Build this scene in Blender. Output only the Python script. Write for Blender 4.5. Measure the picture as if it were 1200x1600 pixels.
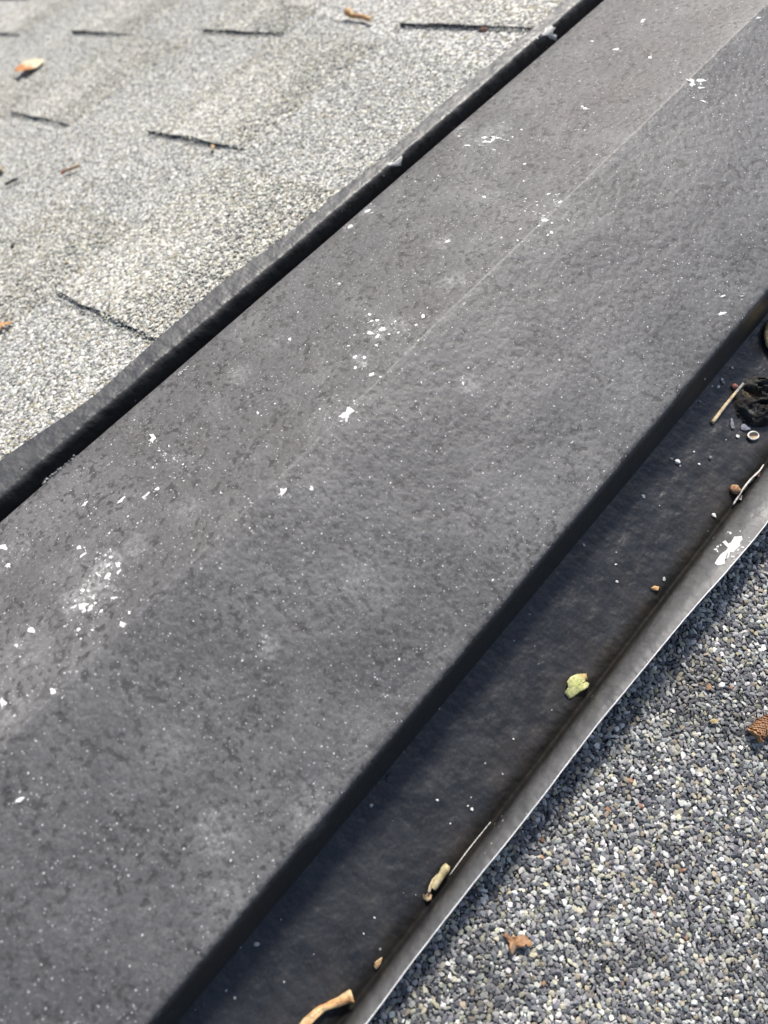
import bpy, math, random
import numpy as np
from mathutils import Vector, Matrix, noise as mnoise
from mathutils.bvhtree import BVHTree

for o in list(bpy.data.objects):
    bpy.data.objects.remove(o, do_unlink=True)
SC = bpy.context.scene
COL = SC.collection
random.seed(7)
RNG = np.random.default_rng(11)

# ------------------------------------------------------------------ camera
RX = (0.752856, 0.653383, -0.079362)     # image right, down and forward in the place's axes
RD = (0.544771, -0.686250, -0.481960)
RF = (-0.369366, 0.319612, -0.872592)
CAM_LOC = Vector((0.164, 0.0, 0.285))
FPX = 1324.9
cam_d = bpy.data.cameras.new("camera")
cam = bpy.data.objects.new("camera", cam_d)
COL.objects.link(cam)
cam.matrix_world = Matrix(((RX[0], -RD[0], -RF[0], CAM_LOC.x),
                           (RX[1], -RD[1], -RF[1], CAM_LOC.y),
                           (RX[2], -RD[2], -RF[2], CAM_LOC.z),
                           (0, 0, 0, 1)))
cam_d.sensor_fit = 'VERTICAL'
cam_d.sensor_height = 36.0
cam_d.lens = 36.0 * FPX / 1600.0
cam_d.clip_start = 0.01
cam_d.clip_end = 100.0
cam_d.dof.use_dof = True
cam_d.dof.focus_distance = 0.40
cam_d.dof.aperture_fstop = 9.5
SC.camera = cam

# ------------------------------------------------------------------ sky and sun
SUN_DIR = Vector((-0.28, 0.58, 0.75)).normalized()     # towards the sun
SUN_EL = math.asin(SUN_DIR.z)
SUN_AZ = math.atan2(SUN_DIR.x, SUN_DIR.y)
world = bpy.data.worlds.new("World")
SC.world = world
world.use_nodes = True
wn = world.node_tree
wn.nodes.clear()
w_out = wn.nodes.new("ShaderNodeOutputWorld")
w_bg = wn.nodes.new("ShaderNodeBackground")
w_sky = wn.nodes.new("ShaderNodeTexSky")
w_sky.sky_type = 'NISHITA'
w_sky.sun_disc = False
w_sky.sun_elevation = SUN_EL
w_sky.sun_rotation = SUN_AZ
w_sky.dust_density = 2.5
w_bg.inputs[1].default_value = 0.10
wn.links.new(w_sky.outputs[0], w_bg.inputs[0])
wn.links.new(w_bg.outputs[0], w_out.inputs[0])
sun_d = bpy.data.lights.new("sun", 'SUN')
sun_d.energy = 4.0
sun_d.angle = math.radians(10.0)
sun_d.color = (1.0, 0.95, 0.87)
sun = bpy.data.objects.new("sun", sun_d)
COL.objects.link(sun)
sun.rotation_euler = SUN_DIR.to_track_quat('Z', 'Y').to_euler()

SC.view_settings.view_transform = 'Standard'
SC.view_settings.look = 'None'
SC.view_settings.gamma = 1.0
SC.view_settings.use_curve_mapping = False
SC.view_settings.exposure = 0.55

# ------------------------------------------------------------------ helpers
PITCH = math.radians(18.4)
CP, SP, TP = math.cos(PITCH), math.sin(PITCH), math.tan(PITCH)
ROOF_Z = -0.0316                       # where the two roof planes meet
FAR_DROP = 0.005                       # the far courses lie a little lower

def tag(o, label=None, cat=None, group=None, kind=None):
    if label: o['label'] = label
    if cat: o['category'] = cat
    if group: o['group'] = group
    if kind: o['kind'] = kind
    return o

def link(name, data, mat=None, parent=None):
    o = bpy.data.objects.new(name, data)
    COL.objects.link(o)
    if mat is not None and data is not None and not data.materials:
        data.materials.append(mat)
    if parent is not None:
        o.parent = parent
    return o

def empty(name, loc=(0, 0, 0)):
    o = bpy.data.objects.new(name, None)
    o.empty_display_size = 0.01
    o.location = loc
    COL.objects.link(o)
    return o

def mesh_np(name, co, faces_flat, sizes, smooth=True, col=None):
    me = bpy.data.meshes.new(name)
    co = np.asarray(co, np.float32)
    faces_flat = np.asarray(faces_flat, np.int32)
    sizes = np.asarray(sizes, np.int32)
    me.vertices.add(len(co)); me.vertices.foreach_set("co", co.ravel())
    me.loops.add(len(faces_flat)); me.loops.foreach_set("vertex_index", faces_flat)
    me.polygons.add(len(sizes))
    starts = np.zeros(len(sizes), np.int32); starts[1:] = np.cumsum(sizes)[:-1]
    me.polygons.foreach_set("loop_start", starts)
    me.polygons.foreach_set("use_smooth", np.full(len(sizes), smooth, bool))
    me.update(calc_edges=True)
    if col is not None:
        a = me.attributes.new("col", 'FLOAT_COLOR', 'POINT')
        c = np.ones((len(co), 4), np.float32); c[:, :3] = col
        a.data.foreach_set("color", c.ravel())
    me.validate()
    return me

def mesh_py(name, verts, faces, smooth=True, col=None):
    flat = [i for f in faces for i in f]
    return mesh_np(name, verts, flat, [len(f) for f in faces], smooth, col)

# ------------------------------------------------------------------ materials
class N:
    def __init__(self, name):
        self.m = bpy.data.materials.new(name)
        self.m.use_nodes = True
        self.t = self.m.node_tree
        self.t.nodes.clear()
        self.out = self.t.nodes.new("ShaderNodeOutputMaterial")
        self.b = self.t.nodes.new("ShaderNodeBsdfPrincipled")
        self.l(self.b.outputs[0], self.out.inputs[0])
        self.co = self.t.nodes.new("ShaderNodeTexCoord").outputs['Object']
    def l(self, a, b): self.t.links.new(a, b)
    def noise(self, scale, detail=3, rough=0.55, vec=None, dist=0.0):
        n = self.t.nodes.new("ShaderNodeTexNoise")
        n.inputs['Scale'].default_value = scale
        n.inputs['Detail'].default_value = detail
        n.inputs['Roughness'].default_value = rough
        n.inputs['Distortion'].default_value = dist
        self.l(vec or self.co, n.inputs['Vector'])
        return n.outputs[0]
    def voro(self, scale, vec=None, rnd=1.0, feature='F1'):
        n = self.t.nodes.new("ShaderNodeTexVoronoi")
        n.feature = feature
        n.inputs['Scale'].default_value = scale
        n.inputs['Randomness'].default_value = rnd
        self.l(vec or self.co, n.inputs['Vector'])
        return n
    def ramp(self, v, a, b, lo=0.0, hi=1.0, smooth=True):
        n = self.t.nodes.new("ShaderNodeMapRange")
        n.interpolation_type = 'SMOOTHSTEP' if smooth else 'LINEAR'
        n.inputs[1].default_value = a; n.inputs[2].default_value = b
        n.inputs[3].default_value = lo; n.inputs[4].default_value = hi
        self.l(v, n.inputs[0])
        return n.outputs[0]
    def math(self, op, a, b=0.0):
        n = self.t.nodes.new("ShaderNodeMath"); n.operation = op
        for i, v in enumerate((a, b)):
            if isinstance(v, (int, float)): n.inputs[i].default_value = v
            else: self.l(v, n.inputs[i])
        return n.outputs[0]
    def mix(self, f, a, b, mode='MIX'):
        n = self.t.nodes.new("ShaderNodeMix"); n.data_type = 'RGBA'; n.blend_type = mode
        for i, v in ((0, f), (6, a), (7, b)):
            if isinstance(v, (int, float)): n.inputs[i].default_value = v
            elif isinstance(v, tuple): n.inputs[i].default_value = (*v, 1.0)
            else: self.l(v, n.inputs[i])
        return n.outputs[2]
    def scale_vec(self, s):
        n = self.t.nodes.new("ShaderNodeMapping")
        n.inputs['Scale'].default_value = s
        self.l(self.co, n.inputs['Vector'])
        return n.outputs[0]
    def attr(self, name):
        n = self.t.nodes.new("ShaderNodeAttribute"); n.attribute_name = name
        return n.outputs['Color']
    def sep(self, v):
        n = self.t.nodes.new("ShaderNodeSeparateXYZ"); self.l(v, n.inputs[0]); return n.outputs
    def bump(self, h, strength, dist, normal=None):
        n = self.t.nodes.new("ShaderNodeBump")
        n.inputs['Strength'].default_value = strength
        n.inputs['Distance'].default_value = dist
        self.l(h, n.inputs['Height'])
        if normal is not None: self.l(normal, n.inputs['Normal'])
        return n.outputs[0]
    def set(self, col=None, rough=None, normal=None, spec=None):
        for k, v in (('Base Color', col), ('Roughness', rough), ('Normal', normal), ('Specular IOR Level', spec)):
            if v is None: continue
            i = self.b.inputs[k]
            if isinstance(v, (int, float)): i.default_value = v
            elif isinstance(v, tuple): i.default_value = (*v, 1.0)
            else: self.l(v, i)
        return self.m

def cap_pt(px, py):
    d = (Vector(RX) * (px - 600) + Vector(RD) * (py - 800) + Vector(RF) * FPX)
    best = None
    for sd in (-1, 1):                       # the two faces z = -|x| tan
        t = -(CAM_LOC.z + sd * CAM_LOC.x * TP) / (d.z + sd * d.x * TP)
        q = CAM_LOC + d * t
        if q.x * sd >= -1e-4 and t > 0: best = (q, t)
    q, t = best
    return tuple(q), t
SMUDGES = [(140, 930, 62, .75), (165, 885, 40, .8), (600, 515, 46, .75), (565, 562, 26, .6), (755, 218, 60, .55), (720, 200, 40, .4), (560, 908, 44, .45), (600, 930, 60, .3),
           (425, 1003, 30, .55), (480, 1275, 55, .6), (340, 1310, 70, .65), (355, 1395, 60, .6), (270, 1170, 80, .35), (705, 435, 34, .5), (735, 600, 26, .5), (428, 535, 34, .45),
           (40, 1020, 80, .45), (12, 1110, 50, .6), (370, 590, 30, .35), (215, 850, 40, .4), (760, 312, 34, .4), (20, 860, 60, .4), (575, 330, 16, .7), (545, 355, 14, .6), (690, 380, 24, .4),
           (130, 1430, 90, .3), (560, 1130, 60, .25), (820, 780, 70, .25), (980, 560, 60, .25), (300, 790, 40, .3)]

def metal_cap():
    n = N("weathered_painted_metal")
    x = n.sep(n.co)[0]
    far = n.ramp(n.math('ADD', x, n.math('MULTIPLY', n.math('SUBTRACT', n.noise(60, 3), 0.5), 0.004)), 0.0012, -0.0014)
    big = n.noise(14, 4, 0.6)
    mid = n.noise(55, 4, 0.6)
    fleck = n.noise(350, 3.5, 0.62, dist=0.1)
    pit = n.noise(300, 1.5, 0.45)
    grain = n.noise(780, 5, 0.8)
    chalk = n.math('ADD', n.math('MULTIPLY', big, 0.75), n.math('MULTIPLY', mid, 0.45))
    chalk = n.ramp(chalk, 0.42, 0.80)
    worn = n.mix(chalk, (0.076, 0.0755, 0.079), (0.121, 0.1205, 0.123))
    brown = n.mix(n.ramp(n.noise(35, 4, 0.65), 0.42, 0.72), (0.110, 0.106, 0.106), (0.106, 0.097, 0.094))
    brown = n.mix(n.ramp(chalk, 0.3, 1.0), brown, (0.146, 0.141, 0.140))
    base = n.mix(far, worn, brown)
    ridge = n.math('MULTIPLY', n.ramp(n.math('ABSOLUTE', n.math('ADD', x, n.math('MULTIPLY', n.math('SUBTRACT', n.noise(150, 3), 0.5), 0.003))), 0.0011, 0.0003), n.ramp(n.noise(220, 4, 0.7), 0.42, 0.62))
    base = n.mix(n.math('MULTIPLY', ridge, 0.22), base, (0.30, 0.30, 0.305))
    dark = n.math('MAXIMUM', n.ramp(fleck, 0.54, 0.68), n.ramp(pit, 0.55, 0.64, 0.0, 0.95))
    dark = n.math('MULTIPLY', dark, n.ramp(n.noise(70, 3), 0.32, 0.62, 0.2, 0.85))
    base = n.mix(dark, base, (0.034, 0.032, 0.031))
    base = n.mix(n.ramp(grain, 0.52, 0.70, 0.0, 0.45), base, (0.25, 0.25, 0.255))
    base = n.mix(n.ramp(grain, 0.49, 0.32, 0.0, 0.55), base, (0.040, 0.039, 0.039))
    wall_shade = n.sep(n.attr("col"))[0]  # mask for the shade painted dark on the cap's walls
    base = n.mix(wall_shade, base, n.mix(n.ramp(grain, 0.3, 0.8), (0.020, 0.019, 0.018), (0.045, 0.043, 0.040)))
    # white specks stuck to the paint, plus fine glints put into its colour
    clump = n.noise(38, 4, 0.7)
    for sc, cut, rad in ((1100, 0.70, 0.36), (620, 0.984, 0.32)):
        vv = n.t.nodes.new("ShaderNodeVectorMath"); vv.operation = 'ADD'
        nz_ = n.t.nodes.new("ShaderNodeTexNoise"); nz_.inputs['Scale'].default_value = 1400
        n.l(n.co, nz_.inputs['Vector'])
        sc_ = n.t.nodes.new("ShaderNodeVectorMath"); sc_.operation = 'SCALE'; sc_.inputs[3].default_value = 0.0009
        n.l(nz_.outputs[1], sc_.inputs[0]); n.l(n.co, vv.inputs[0]); n.l(sc_.outputs[0], vv.inputs[1])
        v = n.voro(sc, vec=vv.outputs[0])
        rnd = n.sep(v.outputs['Color'])
        thr = n.math('SUBTRACT', cut, n.math('MULTIPLY', n.ramp(clump, 0.48, 0.78), 0.22))
        thr = n.math('SUBTRACT', thr, n.math('MULTIPLY', far, 0.03))
        thr = n.math('ADD', thr, wall_shade)
        on = n.math('GREATER_THAN', rnd[0], thr)
        r = n.math('MULTIPLY', n.math('POWER', rnd[1], 1.6), rad)
        disc = n.math('LESS_THAN', v.outputs['Distance'], r)
        base = n.mix(n.math('MULTIPLY', n.math('MULTIPLY', on, disc), n.math('MULTIPLY', rnd[2], 0.95)), base, (0.66, 0.66, 0.68))
    # dusty pale smears
    sm = n.math('MULTIPLY', n.ramp(n.noise(24, 5, 0.7), 0.62, 0.78), n.ramp(n.noise(260, 3, 0.6), 0.42, 0.62))
    base = n.mix(n.math('MULTIPLY', sm, 0.55), base, (0.30, 0.30, 0.30))
    # chalky smudges, each where it sits on the sheet
    tot = None
    for (px, py, rp, amt) in SMUDGES:
        p, k = cap_pt(px, py)
        d = n.t.nodes.new("ShaderNodeVectorMath"); d.operation = 'DISTANCE'
        n.l(n.co, d.inputs[0]); d.inputs[1].default_value = p
        v = n.ramp(n.math('ADD', d.outputs['Value'], n.math('MULTIPLY', n.math('SUBTRACT', mid, 0.5), rp * k * 2.6)), rp * k, 0.0, 0.0, amt * (0.55 if rp > 43 and px != 140 else 0.85))
        tot = v if tot is None else n.math('MAXIMUM', tot, v)
    brk = n.ramp(n.noise(380, 5, 0.75), 0.43, 0.60, 0.14, 1.0)
    base = n.mix(n.math('MULTIPLY', n.math('MULTIPLY', tot, brk), 0.92), base, (0.46, 0.46, 0.46))
    h = n.math('ADD', n.math('MULTIPLY', pit, -0.9), n.math('MULTIPLY', n.noise(110, 1.5, 0.4), 0.35))
    nm = n.bump(h, 0.42, 0.0011)
    nm = n.bump(grain, 0.45, 0.0005, nm)
    return n.set(base, n.ramp(grain, 0.3, 0.7, 0.40, 0.56), nm, 0.48)

def metal_flange():
    n = N("dark_painted_metal")
    big = n.noise(20, 4, 0.6)
    mid = n.noise(70, 4, 0.62)
    grain = n.noise(900, 3, 0.6)
    s = n.attr("col")                        # r: bleached, g: brown dirt
    sp = n.sep(s)
    base = n.mix(n.ramp(mid, 0.35, 0.7), (0.017, 0.018, 0.021), (0.027, 0.0285, 0.032))
    brown = n.math('MULTIPLY', sp[1], n.ramp(n.noise(45, 5, 0.7), 0.35, 0.68))
    base = n.mix(n.math('MULTIPLY', brown, 0.95), base, (0.040, 0.035, 0.031))
    bl = n.mix(n.ramp(mid, 0.3, 0.7), (0.078, 0.079, 0.082), (0.104, 0.104, 0.106))
    bl = n.mix(n.ramp(n.noise(210, 4, 0.6), 0.56, 0.72, 0.0, 0.35), bl, (0.07, 0.07, 0.072))
    base = n.mix(sp[0], base, bl)
    base = n.mix(n.ramp(grain, 0.5, 0.8, 0.0, 0.3), base, (0.10, 0.10, 0.10))
    base = n.mix(n.math('MULTIPLY', sp[2], n.math('MULTIPLY', sp[1], 0.8)), base, (0.013, 0.012, 0.011))
    v = n.voro(520)
    rnd = n.sep(v.outputs['Color'])
    on = n.math('GREATER_THAN', rnd[0], 0.975)
    disc = n.math('LESS_THAN', v.outputs['Distance'], n.math('MULTIPLY', rnd[1], 0.28))
    base = n.mix(n.math('MULTIPLY', n.math('MULTIPLY', on, disc), 0.7), base, (0.45, 0.45, 0.46))
    dimple = n.noise(130, 2.5, 0.5)
    nm = n.bump(dimple, 0.75, 0.0020)
    nm = n.bump(grain, 0.2, 0.0003, nm)
    rg = n.math('ADD', n.math('ADD', n.ramp(mid, 0.3, 0.7, 0.27, 0.42), n.math('MULTIPLY', sp[2], 0.14)), n.math('MULTIPLY', sp[0], 0.2))
    spc = n.math('MULTIPLY', n.math('SUBTRACT', 1.0, n.math('MULTIPLY', n.math('MULTIPLY', sp[2], n.ramp(sp[1], 0.0, 0.2)), 0.95)), 0.5)
    return n.set(base, rg, nm, spc)

def asphalt(name, near):
    n = N(name)
    g = n.noise(900, 3, 0.6)
    if near:
        base = n.mix(n.ramp(g, 0.3, 0.7), (0.012, 0.011, 0.011), (0.04, 0.038, 0.037))
        nm = n.bump(g, 0.8, 0.0008)
        return n.set(base, 0.85, nm, 0.3)
    v = n.voro(430)
    rnd = n.sep(v.outputs['Color'])
    tone = n.attr("col")
    c = n.mix(n.ramp(rnd[0], 0.0, 0.42, smooth=False), (0.24, 0.24, 0.24), (0.44, 0.435, 0.415))
    c = n.mix(n.ramp(rnd[0], 0.45, 0.95, smooth=False), c, (0.72, 0.71, 0.66))
    c = n.mix(n.ramp(rnd[1], 0.88, 0.92), c, (0.34, 0.31, 0.22))
    edge = n.ramp(v.outputs['Distance'], 0.45, 0.75)
    c = n.mix(n.math('MULTIPLY', edge, 0.8), c, (0.03, 0.03, 0.03))
    c = n.mix(1.0, c, tone, 'MULTIPLY')
    h = n.math('SUBTRACT', 1.0, v.outputs['Distance'])
    nm = n.bump(h, 0.7, 0.0015)
    return n.set(c, 0.85, nm, 0.3)

def attr_mat(name, rough=0.7, scale=600, amt=0.35, bump=0.3, spec=0.4, dist=0.0006):
    n = N(name)
    a = n.attr("col")
    g = n.noise(scale, 4, 0.65)
    c = n.mix(n.ramp(g, 0.25, 0.75, 0.0, amt), a, (0.0, 0.0, 0.0))
    c = n.mix(n.ramp(n.noise(scale * 0.3, 3), 0.5, 0.8, 0.0, amt * 0.8), c, n.mix(0.5, a, (0.8, 0.8, 0.75)))
    return n.set(c, rough, n.bump(g, bump, dist), spec)

def plain(name, col, col2, scale, rough=0.7, bump=0.3):
    n = N(name)
    g = n.noise(scale, 4, 0.6)
    return n.set(n.mix(n.ramp(g, 0.35, 0.7), col, col2), rough, n.bump(g, bump, 0.0004), 0.4)

M_CAP = metal_cap()
M_FLANGE = metal_flange()
M_BITUMEN = asphalt("bitumen_bed", True)
M_FARBED = asphalt("granule_face", False)
M_GRAN = attr_mat("mineral_granule", 0.75, 1500, 0.25, 0.35, 0.45, 0.0003)
M_DRY = attr_mat("dry_plant", 0.6, 520, 0.55, 0.6, 0.35)
M_STONE = attr_mat("stone_chip", 0.8, 900, 0.30, 0.4, 0.4)
M_SPLASH = plain("white_splash", (0.60, 0.60, 0.585), (0.90, 0.90, 0.88), 650, 0.85)
M_CHALK = plain("chalky_splash", (0.16, 0.16, 0.16), (0.55, 0.55, 0.54), 800, 0.9)
M_DUST = plain("pale_crust", (0.30, 0.30, 0.29), (0.62, 0.62, 0.60), 700, 0.9, 0.8)
M_EDGE = plain("bare_cut_metal", (0.62, 0.62, 0.62), (0.85, 0.85, 0.85), 300, 0.45)
M_TAR = attr_mat("cracked_sealant", 0.95, 500, 0.45, 1.0, 0.1, 0.0012)
M_CUT = plain("cut_asphalt", (0.014, 0.013, 0.013), (0.20, 0.195, 0.18), 420, 0.9, 0.8)

# ------------------------------------------------------------------ roof slopes
COURSE = 0.1378
S0 = 0.1835                       # slope distance of the first joint line below the ridge
EXTRA = 0.0029

def slope_pt(side, s, y, h):
    """slope distance s, ridge distance y, height h above the roof plane -> place"""
    return (side * (s * CP + h * SP), y, ROOF_Z - s * SP + h * CP - (FAR_DROP if side < 0 else 0))

def course_of(s):
    return int(math.floor((s - S0) / COURSE))

def base_h(s):
    k = math.floor((s - S0) / COURSE)
    f = (s - (S0 + k * COURSE)) / COURSE
    return 0.0016 * f

JOINT = {0: 0.143, 1: 0.326, 2: 0.4955, 3: 0.320, 4: 0.4875, 5: 0.62, 6: 0.480}

def rnd_tone(r, blue):
    b = r.uniform(0.95, 1.04)
    return (b * 0.975, b * 0.98, b * 0.99) if blue else (b, b * 0.997, b * 0.975)

def slab(name, side, s0, s1, y0, y1, h0, h1, thick, mat, parent, tone, jit=0.0, r=random, edge_mat=None):
    """a shingle or a laminated tab: an uneven-edged slab with real thickness, about 40 faces"""
    nu = 7
    top, bot = [], []
    for i in range(nu + 1):
        f = i / nu
        s = s0 + (s1 - s0) * f
        ya = y0 + r.uniform(-jit, jit); yb = y1 + r.uniform(-jit, jit)
        h = h0 + (h1 - h0) * f
        thk = thick * (0.35 + 0.65 * min(f * 2.5, 1)) if jit else thick
        lift = r.uniform(0, 0.4) * thick * (1 if jit else 0)
        top += [slope_pt(side, s, ya, h + thk + lift), slope_pt(side, s, yb, h + thk)]
        bot += [slope_pt(side, s, ya, h), slope_pt(side, s, yb, h)]
    v = top + bot
    n2 = 2 * (nu + 1)
    F = []
    for i in range(nu):
        a = 2 * i
        F.append((a, a + 1, a + 3, a + 2)); F.append((n2 + a, n2 + a + 2, n2 + a + 3, n2 + a + 1))
        F.append((a, a + 2, n2 + a + 2, n2 + a)); F.append((a + 1, n2 + a + 1, n2 + a + 3, a + 3))
    F.append((0, n2, n2 + 1, 1)); e = 2 * nu
    F.append((e, e + 1, n2 + e + 1, n2 + e))
    me = mesh_py(name, v, F, False, [tone] * len(v))
    me.materials.append(mat)
    if edge_mat:
        me.materials.append(edge_mat)
        idx = np.zeros(len(F), np.int32)
        for i in range(nu):
            idx[4 * i + 2] = 1
        me.polygons.foreach_set("material_index", idx)
    me.update()
    return link(name, me, None, parent)

TABS = []          # (course, y0, y1, tone) of the far slope, for the granules
def build_slope(side, far):
    root = empty("roof_slope")
    tag(root, kind='structure')
    r = random.Random(5 if far else 9)
    deck = slab("underlayment", side, 0.004, 2.6, -1.2, 2.2, -0.010, -0.010, 0.0085, M_BITUMEN, root, (1, 1, 1))
    for k in range(-2, 17 if far else 6):
        s0 = max(S0 + k * COURSE - (0.012 if far else 0), 0.004)
        if far:
            s1 = S0 + (k + 1) * COURSE
        else:
            s0 = 0.004 if k == -2 else S0 + 0.19 + (k - 1) * COURSE
            s1 = S0 + 0.19 + k * COURSE
            if k == -1 or k == 0:
                continue
            if k == -2: s1 = S0 + 0.19
        j = JOINT.get(k, r.uniform(0, 1)) if far else r.uniform(0, 1) + 0.3
        for m in (-2, -1, 0, 1):
            y0 = j + m * 1.0; y1 = y0 + 0.9985
            if y1 < -1.1 or y0 > 2.1: continue
            tone = rnd_tone(r, True)
            hb = -0.0012 if k >= 0 else -0.0042
            sh = slab("shingle", side, s0, s1, y0, y1, hb, hb + 0.0016, 0.0012 if far else 0.001,
                      M_FARBED if far else M_BITUMEN, root, tone, 0.0)
            if not far:
                continue
            if k < 0: continue
            for q, (off, ln) in enumerate(((0.0, 0.158), (0.368, 0.150), (0.73, 0.165))):
                if k == 2 and m == -1 and q == 2: continue
                if k == 5 and q == 2: continue
                ta, tb = y0 + off, y0 + off + ln
                tt = rnd_tone(r, False)
                jj = 0.0018
                th = EXTRA * (0.9 if k == 0 and m == 0 and q == 0 else 1.0)
                slab("shingle_tab", side, max(S0 + k * COURSE, 0.01) - 0.002 + r.uniform(-.004, .004), s1, ta, tb,
                     0.0002, 0.0018, th, M_FARBED, sh, tt, jj, r, M_CUT)
                TABS.append((k, ta, tb, tt, th))
    return root

roof_far = build_slope(-1, True)
roof_near = build_slope(1, False)

# ---- granules: real small stones, one mesh per slope
def ico():
    t = (1 + 5 ** .5) / 2
    v = np.array([(-1, t, 0), (1, t, 0), (-1, -t, 0), (1, -t, 0), (0, -1, t), (0, 1, t), (0, -1, -t), (0, 1, -t),
                  (t, 0, -1), (t, 0, 1), (-t, 0, -1), (-t, 0, 1)], float)
    v /= np.linalg.norm(v[0])
    f = [(0, 11, 5), (0, 5, 1), (0, 1, 7), (0, 7, 10), (0, 10, 11), (1, 5, 9), (5, 11, 4), (11, 10, 2), (10, 7, 6), (7, 1, 8),
         (3, 9, 4), (3, 4, 2), (3, 2, 6), (3, 6, 8), (3, 8, 9), (4, 9, 5), (2, 4, 11), (6, 2, 10), (8, 6, 7), (9, 8, 1)]
    return v, np.array(f)

def octa():
    v = np.array([(1, 0, 0), (-1, 0, 0), (0, 1, 0), (0, -1, 0), (0, 0, 1), (0, 0, -1)], float)
    f = [(0, 2, 4), (2, 1, 4), (1, 3, 4), (3, 0, 4), (2, 0, 5), (1, 2, 5), (3, 1, 5), (0, 3, 5)]
    return v, np.array(f)

def scatter(name, side, S, Y, H, R, cols, template, flat, parent, rough=0.28, elong=0.35, tilt=0.35):
    n = len(S)
    v0, f0 = template
    nv = len(v0)
    shp = v0[None] * (1 + RNG.uniform(-rough, rough, (n, nv, 1)))
    shp = shp + RNG.normal(0, 0.10, (n, nv, 3))
    # cut some faces flat so stones look broken, not rounded
    for _ in range(2):
        d = RNG.normal(size=(n, 1, 3)); d /= np.linalg.norm(d, axis=2, keepdims=True)
        k = (shp * d).sum(2, keepdims=True); lim = RNG.uniform(0.35, 0.75, (n, 1, 1))
        shp = shp - d * np.maximum(k - lim, 0)
    el = 1 + RNG.uniform(-elong, elong, (n, 1))
    sc = np.stack([R[:, None] * el, R[:, None] / el, R[:, None] * RNG.uniform(*flat, (n, 1))], 2)
    shp = shp * sc
    def rot(axis, ang):
        c, s = np.cos(ang), np.sin(ang); i, j = [(1, 2), (2, 0), (0, 1)][axis]
        out = shp.copy()
        out[..., i] = shp[..., i] * c - shp[..., j] * s
        out[..., j] = shp[..., i] * s + shp[..., j] * c
        return out
    shp = rot(0, RNG.normal(0, tilt, (n, 1)))
    shp = rot(1, RNG.normal(0, tilt, (n, 1)))
    shp = rot(2, RNG.uniform(0, 6.283, (n, 1)))
    s = S[:, None] + shp[..., 0]; y = Y[:, None] + shp[..., 1]; h = H[:, None] + shp[..., 2]
    co = np.stack([side * (s * CP + h * SP), y, ROOF_Z - s * SP + h * CP - (FAR_DROP if side < 0 else 0)], 2).reshape(-1, 3)
    F = (f0[None] + (np.arange(n) * nv)[:, None, None])
    if side > 0 : pass
    else: F = F[..., ::-1]
    col = np.repeat(cols, nv, 0)
    me = mesh_np(name, co, F.reshape(-1), np.full(n * len(f0), 3), False, col)
    o = link(name, me, M_GRAN, parent)
    tag(o, kind='stuff')
    return o

def pick_cols(n, pal):
    w = np.array([p[0] for p in pal], float); w /= w.sum()
    idx = RNG.choice(len(pal), n, p=w)
    c = np.array([p[1] for p in pal])[idx]
    c = c * RNG.uniform(0.82, 1.18, (n, 1)) * RNG.uniform(0.96, 1.04, (n, 3))
    return np.clip(c, 0.005, 0.85)

PAL_NEAR = [(17, (0.098, 0.102, 0.118)), (24, (0.195, 0.200, 0.217)), (22, (0.32, 0.323, 0.327)), (17, (0.50, 0.50, 0.48)),
            (12, (0.76, 0.755, 0.715)), (11, (0.52, 0.50, 0.385)), (5, (0.36, 0.31, 0.235)), (0.3, (0.34, 0.19, 0.12))]
PAL_FAR = [(5, (0.25, 0.252, 0.258)), (15, (0.37, 0.37, 0.365)), (30, (0.50, 0.50, 0.475)), (30, (0.62, 0.615, 0.575)),
           (15, (0.76, 0.75, 0.69)), (8, (0.54, 0.505, 0.39)), (1, (0.40, 0.30, 0.22))]

def pack(s0, s1, y0, y1, tries, rmin, rmax, power):
    """dart throwing, big stones first, so stones lie side by side with small ones in the gaps"""
    cell = 0.0021
    grid = {}
    out = []
    rr = np.sort(rmin + (rmax - rmin) * RNG.random(tries) ** power)[::-1]
    ss = RNG.uniform(s0, s1, tries); yy = RNG.uniform(y0, y1, tries)
    for s, y, r in zip(ss.tolist(), yy.tolist(), rr.tolist()):
        i, j = int(s / cell), int(y / cell)
        ok = True
        for a in (i - 1, i, i + 1):
            for b in (j - 1, j, j + 1):
                for (s2, y2, r2) in grid.get((a, b), ()):
                    if (s - s2) ** 2 + (y - y2) ** 2 < (0.74 * (r + r2)) ** 2:
                        ok = False; break
                if not ok: break
            if not ok: break
        if ok:
            grid.setdefault((i, j), []).append((s, y, r)); out.append((s, y, r))
    return np.array(out)

P = pack(0.1515, 0.315, -0.085, 0.30, 480000, 0.00022, 0.00128, 2.6)
c = pick_cols(len(P), PAL_NEAR)
dirt = np.array([mnoise.noise(Vector((a * 30, b * 22, 1.0))) + 0.7 * mnoise.noise(Vector((a * 80, b * 80, 6.0))) for a, b in P[:, :2].tolist()])
c *= (1 - 0.42 * np.clip(dirt * 1.5 - 0.05, 0, 1))[:, None]
big = P[:, 2] > 0.0009
c[big] = np.where(RNG.random((big.sum(), 1)) < 0.45, c[big] * 0.75 + 0.02, c[big])
scatter("granules", 1, P[:, 0], P[:, 1], 0.0006 + P[:, 2] * 0.35 + RNG.uniform(0, 0.0005, len(P)), P[:, 2] * 1.18, c, ico(), (0.32, 0.6), roof_near, 0.25, 0.26, 0.30)
thin = np.arange(len(P)) % 3 == 0
PT, CT = P[thin], np.roll(c, 977, 0)[thin]
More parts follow.
